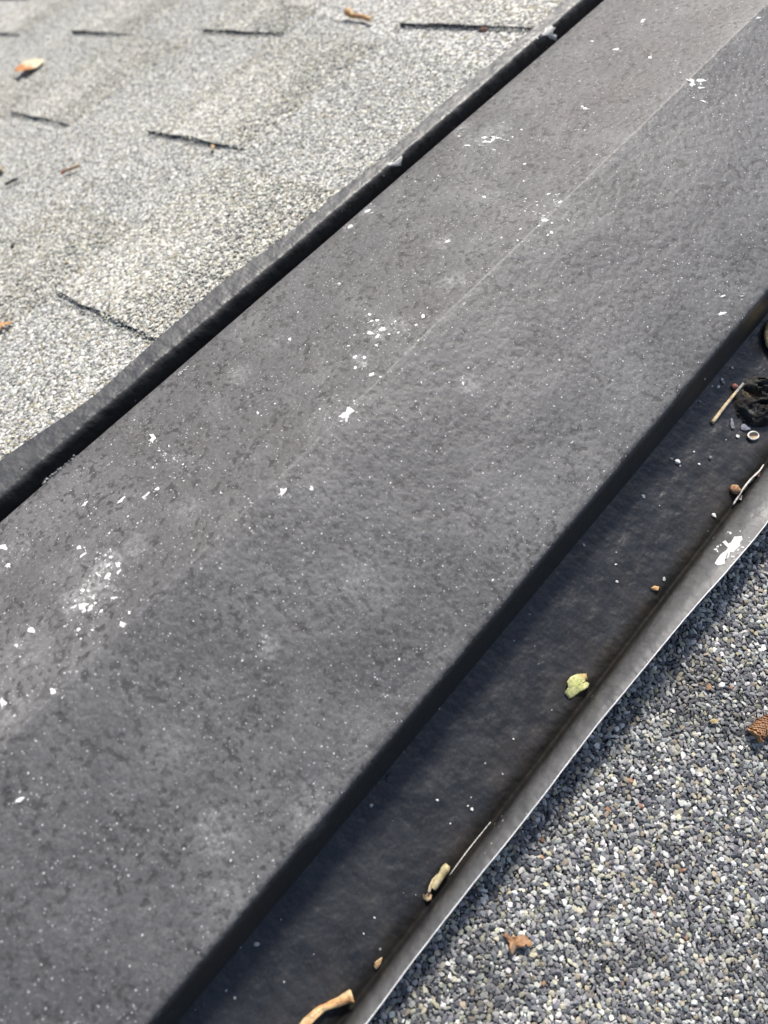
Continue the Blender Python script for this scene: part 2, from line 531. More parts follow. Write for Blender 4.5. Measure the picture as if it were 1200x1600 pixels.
# the same bed goes on around it
for ds, dy in ((0, -0.385), (0, 0.385), (0.1635, 0), (0.1635, -0.385), (0.1635, 0.385)):
    scatter("granules", 1, PT[:, 0] + ds, PT[:, 1] + dy, 0.0006 + PT[:, 2] * 0.35 + RNG.uniform(0, 0.0005, len(PT)), PT[:, 2] * 2.0, CT, octa(), (0.4, 0.7), roof_near, 0.2, 0.26, 0.30)
nb = 30000
S = RNG.uniform(0.1515, 0.315, nb); Y = RNG.uniform(-0.085, 0.30, nb)
scatter("granules", 1, S, Y, np.full(nb, 0.0004), RNG.uniform(0.00025, 0.0005, nb), pick_cols(nb, PAL_NEAR), octa(), (0.5, 0.9), roof_near)

nf = 135000
S = 0.10 + 1.05 * RNG.random(nf) ** 1.25
Y = RNG.uniform(-0.05, 0.72, nf)
keep = (Y > 0.30 * (S - 0.14) - 0.03) & (Y < 0.40 + 0.30 * S)
S, Y = S[keep], Y[keep]; nf = len(S)
kk = np.floor((S - S0) / COURSE)
H = 0.0016 * ((S - S0) / COURSE - kk)
T = np.tile(np.array([[0.975, 0.98, 0.99]]), (nf, 1))
for (k, a, b, tt, th) in TABS:
    m = (kk == k) & (Y > a) & (Y < b)
    H[m] += th + 0.0004; T[m] = tt
blend = np.array([mnoise.noise(Vector((a * 5.5, b * 5.5, 4.0))) + 0.6 * mnoise.noise(Vector((a * 13, b * 13, 9.0))) for a, b in zip(S.tolist(), Y.tolist())])
blend = np.clip(blend * 1.3 + 0.25, 0, 1)[:, None]
T = T * (np.array([[0.70, 0.715, 0.75]]) * blend * 0.36 + (1 - 0.36 * blend)) * np.array([[1.0, 0.99, 0.955]])
for (k, a, b, tt, th) in TABS:                       # stones fallen against the cut edges of the tabs
    if a < -0.1 or a > 0.75 or k > 7: continue
    ne = 420
    es = S0 + COURSE * (k + RNG.random(ne)); ey = a + RNG.normal(-0.0012, 0.0016, ne)
    S = np.append(S, es); Y = np.append(Y, ey); H = np.append(H, 0.0005 + (es - S0 - COURSE * k) / COURSE * 0.0016 + RNG.random(ne) * th * .8 * (ey > a - .001)); T = np.vstack([T, np.tile(np.array(tt) * .85, (ne, 1))])
nf = len(S)
c = np.clip(pick_cols(nf, PAL_FAR) * T, 0, 0.85)
scatter("granules", -1, S, Y, H + 0.0002, RNG.uniform(0.0007, 0.0016, nf), c, octa(), (0.35, 0.65), roof_far)

# ------------------------------------------------------------------ ridge vent
vent = empty("ridge_vent", (0, 0, ROOF_Z))
tag(vent, "long dark grey weathered metal ridge vent running diagonally over the roof ridge", "ridge vent")

LIP_NEAR = [(-0.6, .1475), (-0.2, .1490), (-.0333, .1464), (-.0234, .1472), (-.0073, .1472), (.0087, .1463), (.0235, .1468), (.0395, .1482),
            (.0512, .1484), (.0712, .1491), (.0859, .1485), (.1072, .1487), (.1238, .150), (.1369, .1508), (.1536, .1511),
            (.1728, .1516), (.1931, .1536), (.2092, .1553), (.2341, .1554), (.30, .154), (.36, .151), (.5, .153), (.7, .150), (1.0, .153), (1.9, .151)]
LIP_FAR = [(-0.6, .152), (-.2, .156), (-.05, .158), (.0284, .16), (.0408, .1587), (.0522, .157), (.0668, .1548), (.078, .1530), (.087, .1526), (.101, .153),
           (.1182, .1542), (.1356, .1550), (.1514, .1553), (.1593, .1553), (.1719, .1563), (.1911, .156), (.2119, .1537), (.235, .1521),
           (.2526, .1510), (.2778, .1518), (.2988, .1506), (.3182, .1495), (.3368, .1499), (.3557, .1518), (.3758, .1525),
           (.4003, .1516), (.4281, .1517), (.4517, .1513), (.4771, .1514), (.4991, .1512), (.5147, .1506), (.8, .153), (1.2, .150), (1.9, .152)]

def interp(T, y):
    return sum(interp0(T, y + d) for d in ((-.024, -.016, -.008, 0, .008, .016, .024) if T[1][1] < .152 else (-.008, -.006, -.003, 0, .003, .006, .008))) / 7

def interp0(T, y):
    return float(np.interp(y, [a for a, _ in T], [b for _, b in T]))

def arc(p0, p1, p2, r, n=6):
    """round the corner p1 of a polyline p0-p1-p2 with radius r"""
    p0, p1, p2 = (Vector(p) for p in (p0, p1, p2))
    a = (p0 - p1).normalized(); b = (p2 - p1).normalized()
    half = a.angle(b) / 2
    d = r / math.tan(half)
    A, B = p1 + a * d, p1 + b * d
    out = []
    for i in range(n + 1):
        t = i / n
        out.append((A * (1 - t) ** 2 + p1 * 2 * t * (1 - t) + B * t * t))
    return [(q.x, q.y) for q in out]

def sheet(name, prof, ys, th, mat, parent, colf=None, flip=False):
    """bent sheet metal: prof(y) gives the cross section, th its thickness"""
    rows, cols = [], []
    m = None
    for y in ys:
        P = prof(y)
        m = len(P)
        rows.append(P)
        if colf: cols.append([colf(i / (m - 1), x, z, y) for i, (x, z) in enumerate(P)])
    A = np.array(rows)                                     # ny, m, 2
    d = np.gradient(A, axis=1)
    nrm = np.stack([-d[..., 1], d[..., 0]], 2)
    nrm /= np.linalg.norm(nrm, axis=2, keepdims=True)
    nrm *= np.where(nrm[..., 1:2].mean(axis=1, keepdims=True) < 0, -1, 1)
    B = A - nrm * th
    ny = len(ys)
    Y = np.array(ys)[:, None] * np.ones((1, m))
    top = np.stack([A[..., 0], Y, A[..., 1]], 2).reshape(-1, 3)
    bot = np.stack([B[..., 0], Y, B[..., 1]], 2).reshape(-1, 3)
    n0 = ny * m
    F = []
    up = A[0, -1, 0] > A[0, 0, 0]
    for j in range(ny - 1):
        for i in range(m - 1):
            a = j * m + i
            q = (a, a + 1, a + m + 1, a + m)
            F.append(q if up else q[::-1])
            F.append(tuple(n0 + t for t in (q[::-1] if up else q)))
    # edges use their own vertices so they stay crisp
    ev = []
    def strip(ids):
        nonlocal ev
        b0 = 2 * n0 + len(ev)
        for t in ids: ev += [top[t], bot[t]]
        for i in range(len(ids) - 1):
            F.append((b0 + 2 * i, b0 + 2 * i + 1, b0 + 2 * i + 3, b0 + 2 * i + 2))
    strip([j * m for j in range(ny)]); strip([j * m + m - 1 for j in range(ny)])
    strip(list(range(m))); strip([(ny - 1) * m + i for i in range(m)])
    V = np.concatenate([top, bot, np.array(ev)])
    C = None
    if colf:
        c1 = np.array(cols).reshape(-1, 3)
        C = np.concatenate([c1, c1, np.full((len(ev), 3), 0.5)])
    o = link(name, mesh_py(name, V.tolist(), F, True, C), mat, parent)
    o.matrix_parent_inverse = Matrix.Translation((0, 0, -ROOF_Z))
    return o

W = 0.1
BEND = (W * CP, -W * SP)
FOOT = (0.0958, -0.0605)
GROOVE = (0.1382, -0.0746)
YS = [-0.45 + 0.005 * i for i in range(331)]

def wob(y, s, a, seed=0.0):
    return a * mnoise.noise(Vector((y * s, seed, 3.1)))

def dent(x, y):
    """a slight unevenness of the thin cap"""
    return 0.0009 * mnoise.noise(Vector((x * 14, y * 9, 0.3))) + 0.0005 * mnoise.noise(Vector((x * 40, y * 30, 5.3)))

def cap_prof(y):
    wy = wob(y, 6, 0.0006, 1.7)
    pts = [(-0.1030, -0.0655), (-0.1029, -0.056), (-0.1028, -0.044)]
    fx = 0.1026 + wob(y, 11, .0004, 8)
    pts += arc((-0.1028, -0.044), (-fx, -fx * TP), (0, 0), 0.0010, 4)
    k = 14
    a = arc((-fx, -fx * TP), (wob(y, 8, .0005, 2), 0.0), BEND, 0.0018, 4)
    x0 = pts[-1]
    for i in range(1, k):
        f = i / k
        pts.append((x0[0] + (a[0][0] - x0[0]) * f, x0[1] + (a[0][1] - x0[1]) * f))
    pts += a
    b = arc((0, 0), (BEND[0] + wy, BEND[1]), FOOT, 0.0028, 8)
    for i in range(1, 20):
        f = i / 20
        pts.append((a[-1][0] + (b[0][0] - a[-1][0]) * f, a[-1][1] + (b[0][1] - a[-1][1]) * f))
    pts += b
    for i in range(1, 7):
        f = i / 6
        pts.append((b[-1][0] + (FOOT[0] + 0.0004 - b[-1][0]) * f, b[-1][1] + (FOOT[1] + 0.0004 - b[-1][1]) * f))
    return [(x, z + (dent(x, y) if abs(x) < 0.09 else 0)) for x, z in pts]

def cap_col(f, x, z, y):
    wall_shade = min(max((BEND[1] - 0.0018 - z) / 0.003, 0), 1)       # shade of the side walls, put into the colour
    return (wall_shade, 0, 0)
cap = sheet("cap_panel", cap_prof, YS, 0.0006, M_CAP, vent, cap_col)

def flange_prof(side, T):
    def f(y):
        e = interp(T, y) + wob(y, 60, 0.00015, side)
        gx, gz = GROOVE[0] + wob(y, 9, .0006, 4 + side), GROOVE[1]
        x0 = 0.086
        pts = []
        for i in range(12):
            q = i / 12
            x = x0 + (gx - 0.002 - x0) * q
            z = FOOT[1] - TP * (x - FOOT[0]) + 0.0004 * mnoise.noise(Vector((x * 60, y * 25, side)))
            pts.append((x, z))
        ez = -0.0668 + wob(y, 7, .0005, 9 + side)
        if side > 0: ez += 0.0025 + 0.0070 * math.exp(-((y - 0.15) / 0.10) ** 2)
        if side > 0:      # the near lip climbs in a slope and flattens into a shelf
            pts += [(gx - 0.0012, gz - 0.0002), (gx - 0.0004, gz - 0.0013), (gx + 0.0006, gz - 0.0014), (gx + 0.0014, gz - 0.0006)]
            A, B_, C_, D_ = (gx + 0.0014, gz - 0.0006), (gx + 0.0026, gz + 0.0030), (gx + 0.0046, ez - 0.0008), (e, ez)
        else:             # the far one is a rounded roll: it stands up, rounds over and runs out flat
            n_ = len(pts)
            bx, bz = 0.1384 + wob(y, 9, .0005, 3), FOOT[1] - FAR_DROP - TP * (0.1384 - FOOT[0]) + 0.0004
            cx_, rz_ = bx + 0.0052, ez - bz + 0.0003
            pts = [(x, z - FAR_DROP) for x, z in pts if x < bx - 0.001]
            while len(pts) < n_: pts.append((pts[-1][0] * .5 + (bx - .0006) * .5, (pts[-1][1] + bz) * .5))
            for i in range(0, 14):
                ph = i / 13 * 1.50
                pts.append((cx_ - (cx_ - bx) * math.cos(ph), bz + rz_ * math.sin(ph) - 0.0002 * i / 13))
            for i in range(1, 5):
                pts.append((pts[-1][0] + (e - pts[-1][0]) * i / 4, ez - 0.0003 * i / 4))
            return [(side * x, z) for x, z in pts]
        for i in range(1, 15):
            t = i / 14
            px = (1 - t) ** 3 * A[0] + 3 * t * (1 - t) ** 2 * B_[0] + 3 * t * t * (1 - t) * C_[0] + t ** 3 * D_[0]
            pz = (1 - t) ** 3 * A[1] + 3 * t * (1 - t) ** 2 * B_[1] + 3 * t * t * (1 - t) * C_[1] + t ** 3 * D_[1]
            pts.append((px, pz))
        return [(side * x, z) for x, z in pts]
    return f

def flange_col(f, x, z, y):
    ax = abs(x)
    lip = min(max((ax - GROOVE[0] - 0.0018) / 0.0045, 0), 1) if x > 0 else 0.45 * min(max((ax - 0.1400) / 0.004, 0), 1)
    dirt = min(max((ax - 0.114) / 0.018, 0), 1)
    grv = min(1.0, 1.5 * max(0.0, 1 - abs(ax - GROOVE[0] - 0.0003) / 0.0030))
    return (lip * (1 - grv), dirt * (1 - lip * .6), grv) if x > 0 else (lip, 0.0, 0.45)

YSF = [-0.45 + 0.004 * i for i in range(413)]
fl_near = sheet("flange", flange_prof(1, LIP_NEAR), YSF, 0.0006, M_FLANGE, vent, flange_col)
fl_far = sheet("flange", flange_prof(-1, LIP_FAR), YSF, 0.0006, M_FLANGE, vent, flange_col)

def tube(name, pts, rad, mat, parent=None, n=8, col=None, close=True):
    pts = [Vector(p) for p in pts]
    if not callable(rad): r0 = rad; rad = lambda t: r0
    V, F, C = [], [], []
    up = Vector((0.21, 0.13, 0.97)).normalized()
    L = len(pts)
    for i, p in enumerate(pts):
        d = (pts[min(i + 1, L - 1)] - pts[max(i - 1, 0)]).normalized()
        a = d.cross(up).normalized(); b = a.cross(d).normalized()
        t = i / (L - 1)
        for k in range(n):
            ang = 2 * math.pi * k / n
            r = rad(t)
            V.append(tuple(p + a * math.cos(ang) * r + b * math.sin(ang) * r))
            if col: C.append(col(t, ang))
    for i in range(L - 1):
        for k in range(n):
            F.append((i * n + k, i * n + (k + 1) % n, (i + 1) * n + (k + 1) % n, (i + 1) * n + k))
    if close:
        F.append(tuple(range(n))[::-1]); F.append(tuple((L - 1) * n + k for k in range(n)))
    return link(name, mesh_py(name, V, F, True, C if col else None), mat, parent)

def lip_end(fn, y, out=0.0):
    x, z = fn(y)[-1]
    return (x + math.copysign(out, x), y, z)
edge_f = flange_prof(1, LIP_NEAR)
o = tube("cut_edge", [tuple(Vector(lip_end(edge_f, y, 0.0002)) + Vector((wob(y, 400, .00012), 0, -0.0003))) for y in [-0.4 + 0.002 * i for i in range(700)]],
         0.00030, M_EDGE, fl_near, 6)
edge_f2 = flange_prof(-1, LIP_FAR)
tube("cut_edge", [tuple(Vector(lip_end(edge_f2, y, 0.0001)) + Vector((0, 0, -0.0004))) for y in [-0.4 + 0.004 * i for i in range(350)]],
     0.0003, M_FLANGE, fl_far, 6)
for o in list(fl_near.children) + list(fl_far.children):
    o.matrix_parent_inverse = fl_near.matrix_parent_inverse.copy()
    o.matrix_parent_inverse = Matrix.Identity(4)
bpy.context.view_layer.update()

# ------------------------------------------------------------------ where things lie: rays onto the real surfaces
def bvh_of(objs):
    V, F = [], []
    for o in objs:
        b = len(V)
        V += [o.matrix_world @ v.co for v in o.data.vertices]
        F += [tuple(b + i for i in p.vertices) for p in o.data.polygons]
    return BVHTree.FromPolygons(V, F)
roof_objs = [o for o in bpy.data.objects if o.name.split('.')[0] in ("shingle", "shingle_tab", "underlayment")]
BVH = bvh_of([cap, fl_near, fl_far] + roof_objs)
XV, YV, ZV = Vector(RX), Vector(RD), Vector(RF)
def at(px, py, lift=0.0):
    d = (XV * (px - 600) + YV * (py - 800) + ZV * FPX).normalized()
    loc, nor, _, _ = BVH.ray_cast(CAM_LOC, d)
    if loc is None:
        return Vector((0, 0, 0)), Vector((0, 0, 1))
    if nor.dot(d) > 0: nor = -nor
    return loc + nor * lift, nor

def put(o, parent):
    """parent without moving"""
    o.parent = parent
    o.matrix_parent_inverse = parent.matrix_world.inverted()
    return o

def base_origin(o):
    """object origin to the middle of the mesh"""
    me = o.data
    co = np.empty(len(me.vertices) * 3, np.float32); me.vertices.foreach_get("co", co)
    co = co.reshape(-1, 3); c = co.mean(0)
    me.vertices.foreach_set("co", (co - c).ravel()); me.update()
    o.location = Vector(c.tolist())
    return o

def patch(name, polys, mat, th=0.0002, parent=None, col=None):
    """thin dried splashes: each outline laid on the surface, with thickness and a rounded rim"""
    V, F, C = [], [], []
    for poly in polys:
        cx = sum(p[0] for p in poly) / len(poly); cy = sum(p[1] for p in poly) / len(poly)
        n = len(poly); b = len(V)
        for t, h in ((1.0, 0.00004), (0.86, th), (0.5, th * 1.15)):
            for (x, y) in poly:
                V.append(tuple(at(cx + (x - cx) * t, cy + (y - cy) * t, h)[0]))
        V.append(tuple(at(cx, cy, th * 1.2)[0]))
        for r in (0, 1):
            for i in range(n):
                j = (i + 1) % n
                F.append((b + r * n + i, b + r * n + j, b + (r + 1) * n + j, b + (r + 1) * n + i))
        for i in range(n):
            F.append((b + 2 * n + i, b + 2 * n + (i + 1) % n, b + 3 * n))
    o = link(name, mesh_py(name, V, F, True, [col] * len(V) if col else None), mat)
    return put(o, parent) if parent else o

def zs(scale, ox, oy, pts):
    return [(ox + x / scale, oy + y / scale) for x, y in pts]

def blob(x, y, rx, ry, a=0.0, n=11, j=0.46, r=random.Random(3)):
    out = []
    for i in range(n):
        t = 2 * math.pi * i / n
        k = 1 + r.uniform(-j, j)
        u, v = rx * k * math.cos(t), ry * k * math.sin(t)
        out.append((x + u * math.cos(a) - v * math.sin(a), y + u * math.sin(a) + v * math.cos(a)))
    return out

# ------------------------------------------------------------------ white splashes on the metal
A45 = -0.75
def flecks(scale, ox, oy, L):
    return [blob(ox + x / scale, oy + y / scale, a / scale, b / scale, ang) for x, y, a, b, ang in L]
sp = []
sp.append(("white_splash", cap, [zs(12, 500, 610, [(510, 310), (560, 310), (610, 350), (650, 385), (590, 430), (545, 470), (540, 510), (500, 530), (420, 525),
          (330, 500), (400, 455), (430, 420), (490, 400), (500, 350)])] + flecks(12, 500, 610, [(395, 580, 38, 22, -.2), (495, 570, 26, 36, .4), (180, 522, 16, 16, 0), (640, 195, 18, 18, 0), (740, 570, 18, 10, -.7)])))
sp.append(("white_splash", cap, [zs(12, 1040, 100, [(365, 310), (400, 288), (440, 300), (480, 275), (535, 300), (540, 335), (525, 360), (565, 390), (510, 410), (495, 438), (440, 390), (470, 360), (450, 335)]),
          zs(12, 1040, 100, [(575, 310), (600, 285), (690, 280), (775, 320), (720, 330), (670, 345), (620, 348)])]
          + flecks(12, 1040, 100, [(660, 375, 20, 26, 0), (655, 452, 68, 22, -.1), (475, 485, 34, 18, .2), (525, 640, 26, 14, 0), (710, 702, 75, 20, .35), (275, 165, 14, 10, 0), (310, 300, 25, 8, 0), (585, 908, 14, 9, 0), (540, 832, 16, 8, 0)])))
sp.append(("white_splash", cap, flecks(8, 80, 850, [(345, 45, 30, 35, A45), (400, 135, 60, 16, A45), (670, 150, 28, 14, 0), (740, 165, 22, 20, A45), (650, 262, 62, 13, A45), (710, 272, 40, 14, A45),
          (830, 262, 28, 32, 0), (838, 355, 42, 16, A45), (590, 390, 50, 18, .6), (700, 405, 75, 20, A45), (425, 515, 40, 24, -.3), (388, 582, 26, 22, 0), (460, 588, 22, 14, 0), (790, 590, 40, 14, A45),
          (785, 680, 42, 15, -.2), (520, 672, 22, 18, 0), (555, 738, 30, 18, 0), (395, 690, 26, 36, .4), (400, 770, 66, 40, -.3), (490, 805, 28, 48, .5), (410, 840, 40, 20, A45), (280, 790, 50, 12, -.5),
          (628, 835, 28, 14, A45), (885, 1000, 40, 42, .3), (340, 1070, 24, 32, .6), (515, 1080, 24, 16, 0), (975, 862, 14, 20, 0), (540, 890, 30, 8, .3), (270, 635, 14, 12, 0), (300, 712, 14, 12, 0), (655, 318, 16, 16, 0), (740, 70, 14, 9, A45), (165, 1030, 16, 10, 0)])))
sp.append(("white_splash", cap, flecks(8, 690, 170, [(320, 460, 38, 10, 0), (435, 413, 34, 11, 0), (560, 412, 58, 16, 0), (640, 385, 44, 12, -.8), (712, 366, 46, 10, 0), (770, 388, 40, 12, .2), (490, 458, 76, 10, 0),
          (635, 350, 18, 14, 0), (765, 338, 18, 10, -.5), (885, 355, 18, 12, 0), (995, 263, 17, 10, 0), (660, 518, 14, 9, 0), (632, 604, 16, 8, 0), (215, 345, 16, 8, 0), (1040, 692, 30, 10, -.2), (830, 398, 14, 9, 0), (215, 250, 30, 12, -.4)])))
sp.append(("white_splash", cap, flecks(12, 800, 300, [(590, 445, 72, 32, 0), (620, 530, 56, 40, 0), (900, 195, 44, 24, -.3), (822, 290, 40, 10, -.1), (735, 768, 38, 36, 0), (665, 815, 32, 26, 0), (500, 640, 22, 14, -.6), (150, 700, 36, 16, -.6),
          (238, 178, 18, 14, 0), (262, 128, 16, 12, 0), (470, 250, 20, 16, 0), (780, 155, 16, 14, 0), (820, 50, 20, 12, 0), (690, 40, 32, 16, -.5), (745, 590, 22, 12, -.6), (240, 362, 16, 12, 0), (400, 375, 18, 10, 0), (1040, 520, 16, 12, 0), (110, 912, 18, 16, 0), (460, 187, 32, 10, 0)])))
sp.append(("white_splash", cap, [zs(10, 200, 660, [(320, 195), (350, 183), (400, 190), (425, 225), (438, 245), (410, 270), (388, 300), (395, 328), (365, 305), (330, 285), (360, 262), (382, 240), (372, 212)])]
          + flecks(10, 200, 660, [(590, 490, 40, 20, -.15), (552, 522, 16, 8, -.5), (710, 565, 26, 24, 0), (770, 605, 20, 22, .3), (860, 660, 18, 16, 0), (450, 1043, 42, 20, -.25), (285, 1130, 62, 14, A45), (240, 1180, 22, 16, 0), (870, 913, 20, 13, -.4),
          (490, 440, 14, 10, 0), (640, 372, 10, 14, 0), (390, 705, 16, 14, 0), (598, 602, 12, 9, 0), (105, 655, 10, 8, 0), (920, 180, 10, 8, 0)])))
sp.append(("white_splash", cap, flecks(6, 530, 480, [(300, 130, 26, 10, -.5), (355, 125, 20, 18, 0), (400, 205, 34, 26, .6), (355, 275, 44, 16, A45), (295, 245, 34, 14, .2), (510, 200, 14, 14, 0), (555, 242, 16, 12, 0), (470, 255, 14, 10, 0),
          (525, 135, 18, 10, -.8), (145, 468, 20, 14, -.6), (235, 475, 14, 16, 0), (150, 570, 16, 16, 0), (230, 560, 14, 10, 0), (300, 632, 32, 12, -.6), (385, 655, 14, 9, 0), (85, 365, 18, 8, -.3), (345, 360, 14, 10, 0), (722, 170, 18, 9, -.6),
          (775, 258, 18, 9, -.2), (740, 315, 8, 8, 0), (785, 90, 16, 18, 0), (375, 8, 14, 8, 0), (600, 78, 8, 8, 0), (285, 70, 10, 10, 0), (1162, 720, 14, 20, 0), (1155, 670, 10, 10, 0), (1030, 708, 14, 8, -.4), (740, 668, 10, 8, 0), (770, 708, 8, 14, -.3), (595, 578, 8, 8, 0)])))
sp.append(("white_splash", cap, flecks(2, 0, 400, [(883, 738, 10, 18, .5), (973, 728, 6, 10, -.5), (783, 772, 6, 4, 0), (1160, 370, 10, 5, -.3), (1140, 340, 8, 8, 0), (905, 260, 6, 5, 0), (1058, 88, 8, 6, 0), (1155, 183, 6, 4, 0), (805, 490, 5, 5, 0), (265, 775, 10, 4, A45), (690, 740, 4, 4, 0),
          (490, 728, 8, 4, -.3), (457, 748, 14, 4, A45), (380, 762, 18, 4, A45), (652, 662, 4, 3, 0)])))
sp.append(("white_splash", cap, [blob(82, 1080, 6, 5.5), blob(30, 1251, 8.5, 4.5, -.5), blob(12, 884, 5, 4), blob(48, 986, 6, 5), blob(4, 1098, 6, 8), blob(26, 1009, 4, 3), blob(5, 855, 8, 4), blob(108, 1050, 3, 2.4), blob(412, 1004, 4, 3.5)]))
sp.append(("white_splash", cap, [blob(1130, 463, 5, 2.2, -.3), blob(1128, 490, 7, 2.4, -.25), blob(1158, 463, 5, 2, 0), blob(1185, 28, 4, 2), blob(963, 77, 5, 1.6, -.1), blob(925, 65, 3, 1.6), blob(910, 167, 4, 1.8), blob(1005, 32, 4, 1.6, -.6), blob(757, 308, 3, 1.6), blob(700, 377, 4, 1.8, -.3), blob(574, 330, 5, 1.8, -.5), blob(547, 354, 4, 1.5, -.5), blob(848, 341, 4, 2.4), blob(905, 127, 4, 1.6, -.4), blob(1015, 90, 3, 2), blob(757, 215, 5, 1.6), blob(915, 170, 4, 2.2)]))
sp.append(("white_splash", fl_far, [zs(4, 590, 20, [(1050, 95), (1090, 78), (1112, 92), (1088, 130), (1122, 140), (1118, 178), (1078, 162), (1050, 142), (1020, 150), (1002, 128), (1040, 122)])] + flecks(4, 590, 20, [(998, 158, 8, 6, 0), (1030, 72, 5, 3, 0)])))
sp.append(("white_splash", fl_far, [zs(4, 590, 20, [(150, 890), (155, 905), (146, 955), (110, 960), (72, 955), (65, 940), (105, 932)])]))
sp.append(("white_splash", fl_near, [zs(8, 1060, 780, [(700, 470), (745, 468), (790, 460), (800, 500), (765, 545), (770, 580), (720, 620), (690, 660), (645, 658), (630, 720), (572, 778), (575, 808), (490, 825), (455, 800), (492, 738), (525, 695), (600, 640), (615, 600), (580, 572), (550, 535), (590, 515), (622, 560), (660, 540)])]
          + flecks(8, 1060, 780, [(650, 425, 14, 14, 0), (618, 412, 8, 8, 0), (770, 402, 8, 7, 0), (490, 595, 16, 12, -.6), (470, 630, 26, 14, .2), (490, 655, 12, 8, 0), (682, 722, 22, 12, 0), (745, 635, 20, 9, -.3), (805, 605, 18, 10, 0), (880, 482, 10, 8, 0), (893, 530, 10, 4, 0), (785, 668, 9, 5, 0), (698, 755, 10, 5, 0), (525, 575, 10, 8, 0), (870, 585, 16, 8, 0)])))
sp.append(("white_splash", fl_near, [blob(1130, 737, 1.6, 1.3)]))
RS = random.Random(44)
def spatter(name, parent, polys, r=random.Random(17)):
    V, F = [], []
    v0, f0 = octa()
    for pl in polys:
        cx = sum(p[0] for p in pl) / len(pl); cy = sum(p[1] for p in pl) / len(pl)
        R = max(math.hypot(p[0] - cx, p[1] - cy) for p in pl)
        for _ in range(int(2 + R * 0.8)):
            d = R * r.uniform(.8, 2.6); a = r.uniform(0, 6.28)
            p, nn = at(cx + d * math.cos(a), cy + d * math.sin(a))
            if abs(p.x) > 0.155: continue
            k = r.uniform(.00010, .00016) + .0003 * r.random() ** 4
            b = len(V); e = r.uniform(0, 3.14)
            for v in v0:
                q = Matrix.Rotation(e, 3, 'Z') @ (Vector((v[0] * 1.5, v[1] * .8, v[2] * .5)) * k * r.uniform(.6, 1.4))
                V.append(tuple(p + q))
            F += [tuple(b + i for i in f) for f in f0.tolist()]
    o = put(link(name, mesh_py(name, V, F, False), M_SPLASH), parent)
    return tag(o, kind='stuff')
spatter("splash_specks", cap, [pl for nm, par, polys in sp for pl in polys if par is cap])
for nm, par, polys in sp[:-1]:
    for pl in polys:
        cx = sum(p[0] for p in pl) / len(pl); cy = sum(p[1] for p in pl) / len(pl)
        big_ = par is not cap or len(pl) > 11
        k = 1.0 if big_ else RS.uniform(.75, 1.05)
        pl = [(cx + (x - cx) * k, cy + (y - cy) * k) for x, y in pl]
        patch(nm, [pl], M_SPLASH if big_ or RS.random() < .72 else M_CHALK, 0.00018, par)

# dried crust on the cap's far edge
def crust(name, px_path, rad, mat, parent, r=random.Random(4)):
    V, F = [], []
    v0, f0 = ico()
    for (x, y, k) in px_path:
        p, nn = at(x, y, 0.0002)
        b = len(V)
        sc = rad * k
        for v in v0:
            q = Vector(v) * sc * r.uniform(0.6, 1.25)
            V.append(tuple(p + Vector((q.x, q.y, q.z * 0.7))))
        F += [tuple(b + i for i in f) for f in f0.tolist()]
    o = link(name, mesh_py(name, V, F, False), mat)
    return put(o, parent)
rr = random.Random(12)
crust("edge_crust", [(118 - 50 * t + rr.uniform(-2, 2), 712 + 42 * t + rr.uniform(-2, 2), rr.uniform(.5, 1.1)) for t in [i / 34 for i in range(35)]], 0.0011, M_DUST, cap)
crust("edge_crust", [(293 - 14 * t + rr.uniform(-2, 2), 574 + 11 * t + rr.uniform(-1, 2), rr.uniform(.4, .9)) for t in [i / 11 for i in range(12)]], 0.0009, M_DUST, cap)

# a sprinkle of loose pale crumbs over the cap, far too many to count
def grit(name, n, parent, r=random.Random(8)):
    V, F = [], []
    v0, f0 = octa()
    c = 0
    while c < n:
        y = r.uniform(-0.16, 0.55); x = r.uniform(-0.092, 0.090)
        dens = 0.5 + 0.5 * mnoise.noise(Vector((x * 26, y * 26, 2.0)))
        if x > 0.006: dens *= 0.6
        if r.random() > dens ** 2 * 1.5: continue
        z = -abs(x) * TP - (0.0012 if abs(x) < 0.004 else 0)
        hit, nn, _, _ = BVH.ray_cast(Vector((x, y, 0.05)), Vector((0, 0, -1)))
        if hit is None: continue
        c += 1
        s = 0.00012 + 0.00040 * r.random() ** 6
        b = len(V)
        a = r.uniform(0, 6.28)
        for v in v0:
            q = Vector((v[0] * 1.5, v[1], v[2] * 0.55)) * s * r.uniform(.7, 1.3)
            q = Matrix.Rotation(a, 3, 'Z') @ q
            V.append(tuple(hit + q))
        F += [tuple(b + i for i in f) for f in f0.tolist()]
    o = link(name, mesh_py(name, V, F, False), M_SPLASH)
    put(o, parent)
    return tag(o, kind='stuff')
grit("white_grit", 1300, cap)

